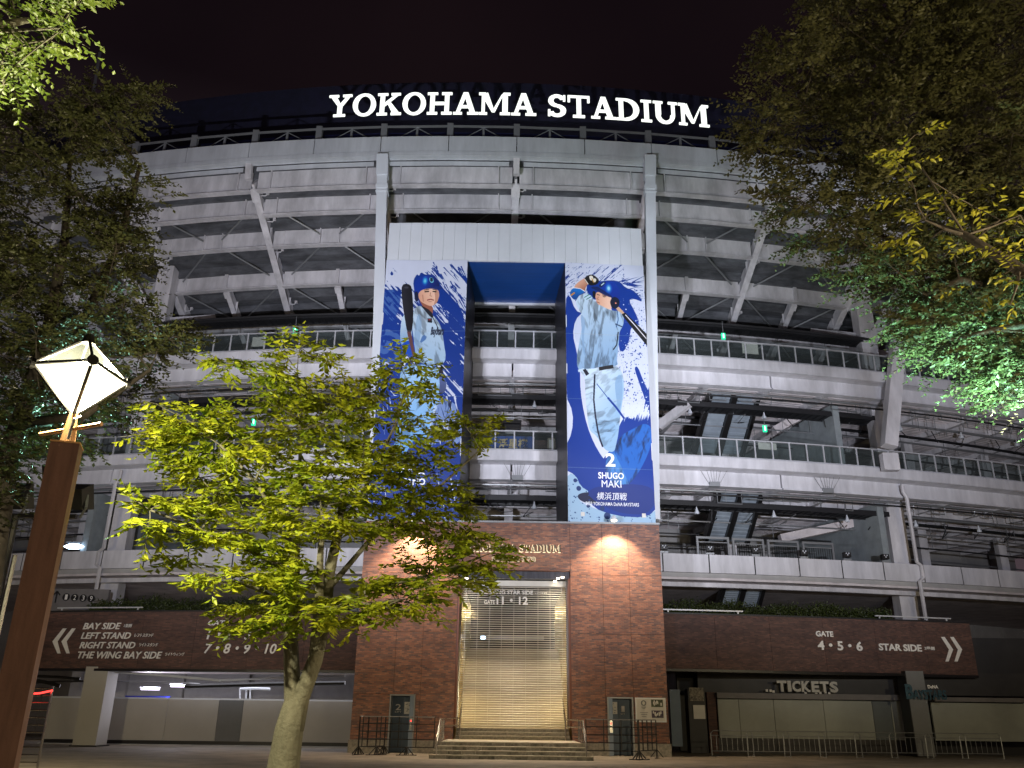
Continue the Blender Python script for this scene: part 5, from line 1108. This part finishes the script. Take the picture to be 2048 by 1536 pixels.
# vertical poster slab and bins beside the gate
p = at(1352, 1400, 41.8); tag(box(p.x-.28, p.x+.2, 41.8, 42.0, .4, at(1352, 1379, 41.8).z).build('dark_door_panel', M['doorb']), 'dark blue-grey panel on the side wall just right of the poster board', 'panel')
p = at(1396, 1390, 45); VM = thing('vending_machine', 'pale lit cabinet in the dark gap between gate and ticket booth', 'cabinet', (p.x, 45, 0)); box(p.x-.5, p.x+.35, 45, 45.7, .02, at(1396, 1378, 45).z).build('cabinet', M['innerdark'], VM)
a = at(1386, 1410, 44.97); b = at(1411, 1438, 44.97); box(a.x, b.x, 44.95, 44.99, b.z, a.z).build('paper', M['white'], VM); a = at(1378, 1375, 44.97); b = at(1408, 1402, 44.97); box(a.x, b.x, 44.95, 44.99, b.z, a.z).build('poster', mat('speckled_poster', (.25, .22, .17), .6, var=.6, vscale=9), VM)
# crowd barriers (rounded steel) along the booths: shared meshes
def crowd_barrier():
    r_ = bpy.data.objects.new('crowd_barrier', None); COL.objects.link(r_); WL[r_.name] = Vector((0, 0, 0))
    w, h_ = 1.95, 1.08
    MB().tube([(-w/2, 0, 0), (-w/2, 0, h_-.12), (-w/2+.12, 0, h_), (w/2-.12, 0, h_), (w/2, 0, h_-.12), (w/2, 0, 0)], .021, 6).build('frame', M['grey'], r_)
    MB().tube([(-w/2, 0, .22), (w/2, 0, .22)], .015, 5).build('lower_rail', M['grey'], r_); MB().tube([(-w/2, 0, .88), (w/2, 0, .88)], .015, 5).build('upper_rail', M['grey'], r_)
    bar_ = None
    for i in range(1, 8):
        x = -w/2+w*i/8
        if bar_ is None: bar_ = MB().tube([(0, 0, .22), (0, 0, .88)], .009, 4).build('bar', M['grey'], r_, org=(0, 0, 0)); bar_.location = (x, 0, 0)
        else: c = bar_.copy(); COL.objects.link(c); c.location = (x, 0, 0)
    for s_ in (-1, 1): MB().tube([(s_*w*.4, -.25, .01), (s_*w*.4, .25, .01)], .02, 5).build('foot', M['grey'], r_)
    return r_
def copy_tree(o, parent=None):
    c = o.copy(); COL.objects.link(c)
    if parent: c.parent = parent
    for ch in list(o.children): copy_tree(ch, c)
    return c
cb = crowd_barrier(); words = ['nearest the brick gate', 'second from the gate', 'third from the gate', 'fourth from the gate', 'just left of the grey pillar', 'in front of the grey pillar', 'first past the grey pillar', 'at the right edge of the photo']
for i in range(8):
    o = cb if i == 0 else copy_tree(cb); p = at(1466+i*74, 1505, 42.2)
    o.location = (p.x, 42.2+i*.12, 0); o.rotation_euler = (0, 0, radians(3+(-1)**i*1.5))
    tag(o, 'grey steel crowd barrier before the ticket booth, ' + words[i], 'barrier', 'crowd barriers along the ticket booths')
# black post-and-rail barriers by the gate
def rail_barrier(w, legs=(-1, 1), nv=3):
    r_ = bpy.data.objects.new('rail_barrier', None); COL.objects.link(r_); WL[r_.name] = Vector((0, 0, 0)); zs = (.32, .62, .92, 1.22, 1.5)
    for z in zs: MB().tube([(-w/2, 0, z), (w/2, 0, z)], .02, 5).build('rail', M['black'] if z < 1.4 else M['grey'], r_)
    for i in range(nv+1): x = -w/2+w*i/nv; MB().beam((x, 0, .3), (x, 0, 1.5), .04, .04, up=(0, 1, 0)).build('post', M['black'], r_)
    for s_ in legs:
        x = s_*w/2*.98; mb = MB()
        mb.beam((x, 0, 0.02), (x, 0, .32), .05, .05, up=(0, 1, 0))
        for dx, dy in ((-.28, -.1), (.28, .1), (-.1, .25), (.1, -.25)): mb.beam((x, 0, .34), (x+dx, dy, .03), .035, .035)
        mb.beam((x-.42, -.12, .016), (x+.42, .12, .016), .05, .03); mb.build('foot', M['black'], r_)
    return r_
for (pxc, D_, w, rot, leg, nv, lab) in ((795, 38.8, 3.0, 2, (-.6, .25), 4, 'long black rail barrier standing before the lift door marked 2'), (742, 39.4, 1.5, 52, (-1, 1), 3, 'short black rail barrier folded towards the wall at far left of the gate'), (1226, 37.6, 2.15, -2, (1,), 3, 'black rail barrier with bright rails before the lift door marked 1'), (1296, 38.6, 1.9, 58, (1,), 4, 'black rail barrier running back below the poster board')):
    o = rail_barrier(w, leg, nv); p = at(pxc, 1505, D_); o.location = (p.x, D_, 0); o.rotation_euler = (0, 0, radians(rot)); tag(o, lab, 'barrier', 'black rail barriers beside the steps')

# gold lettered board inside the portal
GB = thing('lettered_board', 'blue board with three gold characters behind the middle balcony glass', 'sign', at(1023, 897, 48.6)); a = at(977, 899, 48.6); b = at(1068, 873, 48.6)
box(a.x, b.x, 48.6, 48.75, a.z-.6, b.z).build('board', M['signblue'], GB); text_plane('浮星樓', 997, 1055, 877, 896, 48.5, M['gold'], GB, bold=.02)
box(a.x-2.3, a.x-.05, 49, 49.3, a.z-1, b.z-.1).build('shop_front', M['brickd'], GB); box(b.x+.05, b.x+2.3, 49, 49.3, a.z-1, b.z-.1).build('shop_front', M['brickd'], GB)
for x0_, x1_ in ((941, 952), (1095, 1109)):
    a = at(x0_, 897, 48.9); b = at(x1_, 876, 48.9); pf = box(a.x, b.x, 48.9, 48.97, a.z-.5, b.z).build('poster_panel', mat('poster_frame', (.3, .26, .2), .6, var=.1) if 'poster_frame' not in bpy.data.materials else bpy.data.materials['poster_frame'], GB)
    box(a.x+.1, b.x-.06, 48.88, 48.895, a.z-.5, b.z-.12).build('poster_sheet', M['white'], pf)
for x0_, x1_, y0_, y1_ in ((1006, 1043, 840, 846), (1009, 1042, 849, 856)):
    a = at(x0_, y1_, 47.4); b = at(x1_, y0_, 47.4); box(a.x, b.x, 47.4, 47.7, a.z, b.z).build('black_display', M['black'], GB)

# flag pole on the far roof
p = at(187, 185, 60); q = at(200, 105, 60); tag(MB().tube([p-(q-p)*.6, q], .13, 6).build('mast', M['grey']), 'thin bare mast rising above the left tree against the dark sky', 'mast')

# ---------------------------------------------------------------- street lamp
lp = at(163, 752, 6.4); LX, LY, LZ = lp.x, lp.y, lp.z
SL = thing('street_lamp', 'glowing octahedral glass street lamp on a square brown post', 'street lamp', (LX, LY, 0))
Rz = Matrix.Rotation(radians(37), 3, 'Z'); C0 = Vector((LX, LY, LZ)); hr, hv = .36, .33
eq = [C0+Rz @ Vector((hr*cos(a), hr*sin(a), .02)) for a in (pi, -pi/2, 0, pi/2)]
top = C0+Vector((0, 0, hv)); bot = C0-Vector((0, 0, hv+.02))
for i in range(4):
    a, b = eq[i], eq[(i+1) % 4]
    for apex, m, nm in ((top, 'lampclear', 'clear_pane'), (bot, 'lamplit', 'lit_pane')):
        c = (a+b+apex)/3; P_ = [c+(v-c)*.94 for v in (a, b, apex)]; nn = (P_[1]-P_[0]).cross(P_[2]-P_[0]).normalized()
        if nn.dot(c-C0) < 0: nn = -nn
        MB().prism(P_, -nn*.008).build(nm, M[m], SL)
    for v in (top, bot): MB().tube([a, v], .014, 6).build('frame_bar', M['black'], SL)
    MB().tube([a, b], .014, 6).build('frame_bar', M['black'], SL)
    MB().tube([a-(a-C0)*.06, a+(a-C0)*.03], [.045, .045], 8).build('corner_boss', M['black'], SL)
MB().tube([top-Vector((0, 0, .05)), top+Vector((0, 0, .03))], [.06, .03], 8).build('cap', M['black'], SL)
zn = bot.z
MB().tube([(LX, LY, zn-.22), (LX, LY, zn+.03)], [.06, .035], 8).build('neck', M['tan'], SL)
MB().tube([(LX+.03, LY-.06, zn-.2), (LX+.05, LY-.07, zn-.04), (LX+.07, LY-.02, zn+.0)], .012, 5).build('cable', M['grey'], SL)
cr = Matrix.Rotation(radians(-25), 3, 'Z') @ Vector((1, 0, 0)); zz = zn-.1
MB().tube([Vector((LX, LY, zz))-cr*.34, Vector((LX, LY, zz))+cr*.34], .018, 8).build('cross_rod', M['tan'], SL)
Rp = Matrix.Rotation(radians(19), 3, 'Z'); pw = .102; Q = [Rp @ Vector((x, y, 0)) for x, y in ((-pw, -pw), (pw, -pw), (pw, pw), (-pw, pw))]; mb = MB(); mb.hexa([q+Vector((LX, LY, 0)) for q in Q]+[q+Vector((LX, LY, zn-.24)) for q in Q]); mb.build('post', M['brown'], SL)
mb = MB(); mb.hexa([q*1.04+Vector((LX, LY, zn-.238)) for q in Q]+[q*1.04+Vector((LX, LY, zn-.225)) for q in Q]); mb.build('post_cap', M['tan'], SL)
MB().tube([C0-Vector((0, 0, .27)), C0-Vector((0, 0, .25)), C0-Vector((0, 0, .18)), C0-Vector((0, 0, .16))], [.015, .03, .03, .015], 10).build('bulb', M['bulb'], SL)
light('POINT', 'street_lamp_light', C0-Vector((0, 0, .05)), P_LAMP, (1, .86, .56), SL, .07)
# second lamp of the same kind, right of the camera, outside the photograph
def offlamp(x, y, z, e, label):
    o = thing('street_lamp', label, 'street lamp', (x, y, 0), 'plaza lamps'); MB().beam((x, y, 0), (x, y, z-.5), .23, .23, up=(0, 1, 0)).build('post', M['brown'], o)
    mb = MB(); c = Vector((x, y, z)); V = [c+Vector((.36, 0, 0)), c+Vector((0, .36, 0)), c+Vector((-.36, 0, 0)), c+Vector((0, -.36, 0)), c+Vector((0, 0, .33)), c-Vector((0, 0, .35))]; mb.v += V
    for i in range(4): mb.f += [(i, (i+1) % 4, 4), ((i+1) % 4, i, 5)]
    mb.build('lamp_glass', M['lampclear'], o); light('POINT', 'street_lamp_light', c, e, (1, .80, .48), o, .12)
offlamp(19, 25, 4.6, 3600, 'brown post lamp added far right, out of view, to light the plaza paving')  # unseen lamp, added to warm and brighten the paving
offlamp(-17.5, 23, 4.6, 4200, 'brown post lamp added far left, out of view, to light the plaza paving')  # its unseen left counterpart, also added to brighten paving and walls
offlamp(7.6, 5.0, 4.3, P_LAMP*.9, 'brown post lamp standing right of the picture beside the large tree')

# ---------------------------------------------------------------- floodlight poles
def flood(px, py, D, label, other, up_):
    p = at(px, py, D); o = thing('floodlight_pole', label, 'floodlight', (p.x, D, 0)); x, y, z = p.x, p.y, p.z
    MB().tube([(x, y, 0), (x, y, z-.3)], [.10, .07], 10).build('pole', M['black'], o); MB().tube([(x+.14, y, 0), (x+.14, y, z-.9)], .035, 8).build('conduit', M['chrome'], o)
    MB().beam((x-.45, y, z-.3), (x+.95, y, z-.3), .06, .06).build('crossarm', M['black'], o)
    for dx in (-.12, .82):
        hx = x+dx; mb = MB(); tilt = radians(24); u = Vector((0, cos(tilt), sin(tilt))); v = Vector((0, -sin(tilt), cos(tilt))); c = Vector((hx, y+.05, z)); s_ = Vector((1, 0, 0))
        mb.hexa([c-s_*.2-v*.16-u*.14, c+s_*.2-v*.16-u*.14, c+s_*.26-v*.2+u*.12, c-s_*.26-v*.2+u*.12, c-s_*.2+v*.16-u*.14, c+s_*.2+v*.16-u*.14, c+s_*.26+v*.2+u*.12, c-s_*.26+v*.2+u*.12]); mb.build('lamp_housing', M['black'], o)
        MB().tube([c+s_*.22+v*.05, c+s_*.25-v*.12-u*.1, c+s_*.1-v*.3], .02, 5).build('bracket', M['grey'], o)
        g_ = MB(); g_.hexa([c-s_*.24-v*.18+u*.122, c+s_*.24-v*.18+u*.122, c+s_*.24-v*.18+u*.128, c-s_*.24-v*.18+u*.128, c-s_*.24+v*.18+u*.122, c+s_*.24+v*.18+u*.122, c+s_*.24+v*.18+u*.128, c-s_*.24+v*.18+u*.128]); g_.build('lens', M['header'], o)
        tx, tz, e_ = other[0 if dx < 0 else 1]; light('SPOT', 'flood_light', c+u*.3, e_, (.84, .87, 1.0), o, .12, (tx, 42, tz), 70, 1.0)
    p_ = Vector((x+.35, y+.1, z+.5)); MB().beam(p_-Vector((0, 0, .75)), p_-Vector((0, 0, .2)), .05, .05, up=(0, 1, 0)).build('stem', M['black'], o)
    MB().tube([p_-Vector((0, 0, .2)), p_+Vector((0, .03, 0))], [.1, .16], 10).build('added_uplight', M['black'], o)  # extra head added to tint nearby leaves green
    light('SPOT', 'added_uplight_beam', p_+Vector((0, .05, .1)), up_[0], (.42, 1, .74), o, .1, up_[1], up_[2], .9)
    return o
flood(38, 993, 13.0, 'dark floodlight pole with two heads partly behind the brown lamp post', [(-14, 20, P_FLOOD*1.3), (0, 21, P_FLOOD*1.25)], (900, at(110, 850, 11.6), 60))
flood(2420, 960, 13.0, 'floodlight pole right of the picture aimed at the stadium', [(1, 21, P_FLOOD*1.25), (17, 20, P_FLOOD*1.6)], (1500, at(1930, 670, 14.0), 75))
up = at(2135, 1010, 12.2); UO = thing('added_tree_spot', 'green-white spotlight on a short mast added out of view to light the large right tree', 'floodlight', (up.x, up.y, 0))  # unseen lamp added to light the tree's lower leaves green
MB().tube([(up.x, up.y, 0), (up.x, up.y, up.z-.1)], .05, 8).build('mast', M['black'], UO); MB().tube([up-Vector((0, 0, .12)), up+Vector((-.04, .02, .12))], [.1, .16], 10).build('lamp_housing', M['black'], UO)
light('SPOT', 'added_uplight_beam', up+Vector((-.06, .04, .2)), 5200, (.42, 1, .72), UO, .12, at(1925, 640, 14.2), 88, .9)

# ---------------------------------------------------------------- trees
def twig_leaves(bases, dirs, lens, per, L0, L1, wr, droop=.35):
    P = []; D = []; U = []; Ls = []
    for b, d, l, n in zip(bases, dirs, lens, per):
        s = np.linspace(.1, 1, n)[:, None]; pts = b+d*l*s+np.array([0, 0, -1])*l*.18*s**2
        up = np.array([0, 0, 1.]); side = np.cross(d, up); side /= np.linalg.norm(side)+1e-6
        sg = np.where(np.arange(n) % 2, 1, -1)[:, None]
        dd = d*.55+side*sg*.8+RNG.normal(size=(n, 3))*.22+np.array([0, 0, -droop]); dd = unit(dd)
        nn = np.array([0, 0, 1.])+RNG.normal(size=(n, 3))*.35
        P.append(pts); D.append(dd); U.append(unit(np.cross(dd, nn))); Ls.append(RNG.uniform(L0, L1, n)*(1-.25*s[:, 0]))
    P = np.concatenate(P); D = np.concatenate(D); U = np.concatenate(U); Ls = np.concatenate(Ls)
    return P, D, U, Ls, Ls*wr
def leaf_proto(m):
    V = [Vector(v) for v in ((0, 0, 0), (.16, .25, .03), (.2, .45, .05), (.12, .75, .0), (0, 1, -.12), (-.12, .75, .0), (-.2, .45, .05), (-.16, .25, .03), (0, .45, -.01))]
    me = bpy.data.meshes.new('leaf'); me.from_pydata(V, [], [(0, 1, 2, 8), (8, 2, 3, 4), (8, 4, 5, 6), (0, 8, 6, 7)]); me.materials.append(m); me.update(); return me
def make_tree(name, label, base, limbs, pads, lm, bm, twn, L0, L1, wr=.24, single=0, droop=.35, twl=(.3, .6), outward=1., group=None, per=(9, 15)):
    """pads: (centre, radius vector, weight). twigs grow outward from the crown's middle"""
    o = thing(name, label, 'tree', base, group); tb = MB()
    nodes = []
    for pts, r0, r1 in limbs:
        tb.tube(pts, r0, 9, r1); 
        ra_ = max(r0) if isinstance(r0, list) else r0
        for i, p in enumerate(pts): nodes.append((Vector(p), ra_+(r1-ra_)*i/max(1, len(pts)-1)))
    mid = sum((Vector(p[0]) for p in pads), Vector())/len(pads)
    br = MB(); bases = []; dirs = []; lens = []; per_ = []
    for c, rad, wgt in pads:
        c = Vector(c); best = min(nodes, key=lambda n: (n[0]-c).length + 1.6*max(0, n[0].z-c.z)); s0, r_ = best
        m1 = s0.lerp(c, .5)+Vector((random.uniform(-.1, .1), random.uniform(-.1, .1), random.uniform(-.05, .12)))*(c-s0).length*.5
        rb = min(r_*.55, .012+.012*(c-s0).length)
        br.tube([s0, m1, c], rb, 5, .006)
        nodes.append((c, .012)); nodes.append((m1, rb*.8))
        nt_ = int(twn*wgt); main = (c-s0).normalized()
        for j in range(nt_):
            q = RNG.normal(size=3)*.5; q = np.clip(q, -1, 1)*np.array(rad); b = np.array(c)+q
            dr = q/(np.linalg.norm(q)+.05)*.6+np.array(main)*.5*outward+RNG.normal(size=3)*.3; dr[2] = dr[2]*.35+.02; dr /= np.linalg.norm(dr)
            bases.append(b); dirs.append(dr); lens.append(random.uniform(*twl)); per_.append(random.randint(*per))
            if j % 3 == 0: br.tube([c+(Vector(b)-c)*.15, b, Vector(b)+Vector(dr)*lens[-1]*.9], .005, 4, .002)
    P, D, U, Ls, Wd = twig_leaves(bases, dirs, lens, per_, L0, L1, wr, droop)
    tr = tb.build('trunk', bm, o, smooth=True); br.build('branches', bm, o)
    idx = np.arange(len(P))
    if single:
        dist = np.linalg.norm(P-np.array([0, 0, EYE]), axis=1)/Ls; sel = np.argsort(dist)[:single]; keep = np.ones(len(P), bool); keep[sel] = False
        lp_ = leaf_proto(lm)
        for i in sel:
            x = Vector(U[i]); y = Vector(D[i]); z = x.cross(y).normalized(); x = y.cross(z).normalized(); l = Ls[i]
            ob = bpy.data.objects.new('leaf', lp_); COL.objects.link(ob); ob.parent = o
            mt = Matrix(((x.x*l, y.x*l, z.x*l), (x.y*l, y.y*l, z.y*l), (x.z*l, y.z*l, z.z*l))).to_4x4(); mt.translation = Vector(P[i])-W_(o); ob.matrix_basis = mt
        P, D, U, Ls, Wd = P[keep], D[keep], U[keep], Ls[keep], Wd[keep]
    if len(P):
        me = leaves_mesh(P-np.array(W_(o)), D, U, Ls, Wd); me.materials.append(lm); cr_ = link_mesh(me, 'crown', o, W_(o)); cr_['kind'] = 'stuff'
    return o
# bright zelkova in front
TD = 9.4
def q(px, py, D=TD): return at(px, py, D)
limbs = [([(q(565, 1536).x, TD, 0), q(566, 1536), q(578, 1460), q(590, 1410), q(596, 1375)], [.17, .162, .145, .125, .03], .03),
         ([q(582, 1470), q(586, 1400), q(583, 1330), q(580, 1240), q(588, 1150), q(590, 1080), q(572, 1020)], .10, .045),
         ([q(588, 1460), q(602, 1395), q(630, 1320, 9.3), q(650, 1230, 9.2), q(658, 1150, 9.2), q(675, 1070, 9.2), q(690, 980, 9.2)], .10, .04),
         ([q(628, 1310, 9.3), q(638, 1200, 9.0), q(640, 1120, 8.9), q(645, 1040, 8.8)], .055, .025),
         ([q(590, 1120), q(555, 1040, 9.2), q(510, 960, 9.0), q(440, 890, 8.8)], .038, .01),
         ([q(588, 1080), q(600, 980, 9.6), q(600, 860, 9.8), q(595, 740, 9.9)], .034, .008),
         ([q(675, 1070), q(740, 960, 9.6), q(790, 850, 9.8), q(815, 760, 10)], .03, .007),
         ([q(655, 1180), q(740, 1080, 9.8), q(850, 1000, 10), q(960, 900, 10.2)], .035, .01),
         ([q(640, 1240), q(740, 1180, 9.4), q(860, 1150, 9.5), q(960, 1115, 9.6)], .03, .01),
         ([q(650, 1230), q(720, 1210, 9.2), q(800, 1200, 9.0)], .03, .01),
         ([q(585, 1150), q(500, 1100, 9.0), q(400, 1060, 8.8), q(300, 1020, 8.6)], .035, .01),
         ([q(582, 1220), q(520, 1180, 9.0), q(460, 1160, 8.8)], .03, .01)]
PD = [(600, 695, 38, 14, 9.9), (575, 715, 30, 14, 9.8), (650, 715, 22, 12, 10), (450, 730, 25, 14, 9.4), (495, 735, 30, 18, 9.4), (535, 745, 35, 20, 9.5), (580, 765, 40, 22, 9.6), (560, 790, 45, 25, 9.7), (610, 800, 40, 25, 9.8), (590, 835, 50, 25, 9.8), (640, 850, 55, 25, 9.8), (570, 870, 50, 25, 9.7), (670, 770, 25, 12, 10),
      (325, 815, 22, 16, 8.8), (345, 845, 35, 22, 8.8), (390, 840, 40, 20, 8.8), (440, 835, 40, 16, 9.1), (400, 870, 45, 25, 8.7), (330, 875, 35, 18, 8.7), (460, 870, 45, 22, 8.9), (370, 905, 40, 20, 8.9), (440, 905, 50, 22, 8.9), (500, 890, 45, 22, 9.0), (530, 925, 45, 22, 9.0), (470, 945, 50, 20, 9.1), (400, 955, 40, 16, 9.2), (370, 935, 35, 16, 9.3), (430, 985, 45, 16, 9.3), (500, 980, 45, 18, 9.3),
      (275, 1003, 20, 8, 8.6), (320, 1010, 38, 12, 8.6), (375, 1015, 45, 15, 8.7), (300, 1045, 35, 12, 8.5), (350, 1055, 45, 12, 8.6), (420, 1035, 50, 15, 8.8), (430, 1070, 50, 15, 8.7), (490, 1060, 50, 18, 8.9), (500, 1095, 50, 15, 8.8), (550, 1090, 45, 20, 8.9), (370, 1120, 35, 10, 9.2), (430, 1160, 35, 10, 8.7), (480, 1150, 45, 14, 8.7), (530, 1150, 45, 16, 8.8), (570, 1170, 40, 18, 8.8),
      (640, 905, 55, 22, 9.3), (690, 900, 45, 20, 9.4), (740, 905, 45, 20, 9.4), (610, 950, 45, 20, 9.1), (660, 945, 55, 22, 8.9), (720, 945, 55, 22, 9.0), (780, 945, 45, 20, 9.2), (590, 1000, 40, 18, 8.9), (640, 990, 55, 20, 8.8), (700, 1000, 55, 22, 8.9), (760, 1000, 50, 20, 9.1), (600, 1040, 45, 18, 8.8), (660, 1045, 55, 20, 8.8), (720, 1050, 50, 18, 9.0), (640, 1075, 35, 14, 8.8),
      (800, 725, 35, 12, 10), (830, 735, 25, 10, 10), (780, 755, 45, 14, 10), (825, 770, 40, 14, 10), (750, 790, 50, 18, 9.9), (700, 820, 50, 20, 9.8), (740, 840, 50, 20, 9.8), (800, 830, 35, 12, 10), (830, 795, 30, 10, 10), (850, 850, 30, 9, 10), (790, 880, 45, 12, 9.9), (850, 900, 35, 10, 10), (930, 850, 28, 10, 10.3), (965, 845, 22, 10, 10.3), (905, 870, 28, 8, 10.2), (950, 875, 20, 8, 10.3), (870, 945, 40, 12, 10), (830, 920, 35, 14, 9.9), (820, 1000, 45, 16, 9.6), (870, 990, 45, 16, 9.8), (900, 1015, 40, 16, 9.9), (840, 1035, 50, 16, 9.6), (780, 1045, 50, 16, 9.3), (900, 970, 35, 12, 10),
      (890, 1055, 50, 12, 9.7), (930, 1070, 35, 10, 9.8), (850, 1075, 35, 10, 9.6), (960, 1090, 35, 14, 9.6), (990, 1105, 25, 14, 9.6), (920, 1110, 50, 16, 9.5), (970, 1130, 35, 14, 9.6), (890, 1135, 50, 14, 9.5), (840, 1130, 35, 10, 9.5), (930, 1160, 45, 12, 9.5), (860, 1165, 50, 14, 9.3), (800, 1160, 35, 12, 9.3), (800, 1200, 40, 14, 9.1), (770, 1215, 35, 12, 9.0), (850, 1190, 35, 10, 9.2), (820, 1220, 25, 10, 9.0), (740, 1180, 35, 14, 9.2), (690, 1200, 40, 16, 9.0), (740, 1230, 35, 12, 9.0),
      (640, 1220, 40, 16, 8.7), (600, 1200, 40, 16, 8.9), (545, 1215, 40, 14, 9.2), (490, 1215, 40, 12, 9.4), (530, 1250, 50, 14, 9.2), (590, 1240, 45, 14, 8.9), (650, 1240, 30, 12, 8.8), (450, 1245, 35, 8, 9.4), (610, 1140, 40, 16, 9.0), (560, 1125, 40, 16, 9.1), (555, 1030, 30, 14, 9.2)]
pads = []
for x, y, rx, ry, D_ in PD:
    c = at(x, y, D_); s_ = at(x+rx, y, D_).x-c.x; v_ = abs(at(x, y-ry, D_).z-c.z); pads.append((c, (s_*.78, .26, v_*.62), ((rx*ry)/700*.8+.4)))
make_tree('zelkova_tree', 'bright yellow-green zelkova with forked trunk in the foreground', (q(565, 1536).x, TD, 0), limbs, pads, M['leafm'], M['bark'], 15, .08, .16, .21, single=280, per=(7, 12), twl=(.16, .4), droop=.45)
def poly_pads(poly, n, D0, D1, rx, ry, rnd):
    xs = [p[0] for p in poly]; ys = [p[1] for p in poly]; out_ = []
    while len(out_) < n:
        x = rnd.uniform(min(xs), max(xs)); y = rnd.uniform(min(ys), max(ys)); ins = False; j = len(poly)-1
        for i in range(len(poly)):
            (xi, yi), (xj, yj) = poly[i], poly[j]
            if (yi > y) != (yj > y) and x < (xj-xi)*(y-yi)/(yj-yi)+xi: ins = not ins
            j = i
        if ins: out_.append((at(x, y, rnd.uniform(D0, D1)), (rx, rx, ry), rnd.uniform(.6, 1.3)))
    return out_
# dim tree behind the lamp
rl = random.Random(3); LD = 11.3
PL1 = [(-150, 180), (60, 165), (130, 150), (180, 205), (265, 185), (300, 190), (270, 250), (250, 300), (320, 325), (300, 400), (280, 470), (305, 500), (290, 560), (330, 640), (400, 660), (380, 745), (330, 790), (290, 800), (240, 850), (150, 900), (60, 1000), (-150, 1050)]
PL1 = [(x-14 if x > 100 else x, y) for x, y in PL1]
pads = poly_pads(PL1, 175, LD-1.2, LD+1.2, .30, .16, rl)
bx_ = at(-60, 1200, LD).x
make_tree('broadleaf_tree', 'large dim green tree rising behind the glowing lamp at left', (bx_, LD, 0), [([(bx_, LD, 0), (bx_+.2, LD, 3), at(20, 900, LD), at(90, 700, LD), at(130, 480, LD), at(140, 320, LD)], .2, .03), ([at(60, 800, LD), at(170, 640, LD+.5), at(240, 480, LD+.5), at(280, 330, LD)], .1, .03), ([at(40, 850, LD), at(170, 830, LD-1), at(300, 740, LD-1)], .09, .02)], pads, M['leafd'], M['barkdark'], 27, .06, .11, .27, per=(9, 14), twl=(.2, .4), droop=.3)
# big tree at right
rl = random.Random(9); RD = 14.5
PR1 = [(1560, 90), (1600, 20), (1580, -60), (1700, -200), (2300, -200), (2300, 900), (2100, 830), (2000, 790), (1930, 730), (1850, 690), (1800, 620), (1780, 560), (1700, 545), (1660, 490), (1590, 460), (1560, 400), (1580, 350), (1500, 290), (1515, 240), (1540, 200)]
PR1 = [(x+28 if x < 1800 else x, y) for x, y in PR1]
pads = poly_pads(PR1, 330, RD-2.5, RD+2.5, .48, .24, rl)
for x, y in ((1500, 230), (1510, 290), (1530, 310), (1570, 330), (1600, 380), (1580, 420), (1620, 470), (1700, 535), (1740, 550), (1830, 640), (1880, 690), (1950, 745), (2010, 775), (1550, 100), (1540, 150)): pads.append((at(x, y, RD-1), (.25, .3, .16), .6))
for _ in range(60):
    x = rl.uniform(1830, 2080); y = rl.uniform(600, 780)
    if y < 560+(x-1780)*.85: pads.append((at(x, y, rl.uniform(13.6, 15.5)), (.35, .35, .2), .8))
bx_ = at(2260, 1200, RD).x
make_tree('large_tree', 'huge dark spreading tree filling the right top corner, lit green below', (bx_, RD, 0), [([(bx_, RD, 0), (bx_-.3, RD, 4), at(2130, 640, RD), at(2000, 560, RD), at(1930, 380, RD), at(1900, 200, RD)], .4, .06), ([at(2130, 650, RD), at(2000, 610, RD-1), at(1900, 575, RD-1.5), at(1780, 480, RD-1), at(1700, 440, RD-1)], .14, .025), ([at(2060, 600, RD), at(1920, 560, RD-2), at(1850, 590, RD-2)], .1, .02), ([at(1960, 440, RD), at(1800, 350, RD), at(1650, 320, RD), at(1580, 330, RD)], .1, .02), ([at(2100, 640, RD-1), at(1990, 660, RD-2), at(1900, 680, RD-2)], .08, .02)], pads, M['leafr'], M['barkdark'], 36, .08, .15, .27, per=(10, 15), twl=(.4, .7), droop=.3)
# near branches: top left corner, right edge
pads = []; rl = random.Random(5)
for x, y in ((10, 20), (60, 15), (110, 25), (150, 10), (30, 60), (80, 60), (130, 55), (20, 100), (60, 95), (100, 80), (0, 140), (30, 130), (160, 0), (-40, 60), (-40, 120), (170, -30), (100, -30), (20, -40), (5, 170)): pads.append((at(x, y, 5.2+rl.uniform(-.3, .3)), (.12, .15, .08), .6))
bx_ = -5.2
make_tree('roadside_tree', 'bright green leaves of a near tree hanging into the top left corner', (bx_, 4.2, 0), [([(bx_, 4.2, 0), (bx_, 4.2, 4), at(-200, 60, 5), at(-60, 60, 5.1), at(60, 40, 5.2)], .16, .02)], pads, M['leafc'], M['bark'], 14, .05, .085, .3, per=(7, 11), twl=(.15, .3), single=120)
pads = []
for x, y in ((1960, 420), (2000, 440), (2040, 430), (1820, 450), (1850, 440), (1880, 420), (2010, 520), (2040, 560), (2020, 610), (1990, 560), (1830, 380), (1800, 300), (1790, 480), (1900, 380), (1950, 480), (1860, 480), (2060, 480), (1800, 330), (1830, 270)): pads.append((at(x, y, 7.2+rl.uniform(-.3, .6)), (.15, .2, .09), .35))
make_tree('roadside_tree', 'near branch with yellow-lit leaves hanging in at the right edge', (6.4, 6.2, 0), [([(6.4, 6.2, 0), (6.3, 6.2, 4), at(2200, 560, 6.8), at(2040, 540, 7), at(1930, 470, 7.2), at(1850, 440, 7.3)], .14, .012), ([at(1930, 470, 7.2), at(1860, 360, 7.4), at(1810, 290, 7.4)], .012, .008)], pads, M['leafy'], M['barkdark'], 9, .07, .12, .24, per=(6, 10), twl=(.2, .35), single=150)
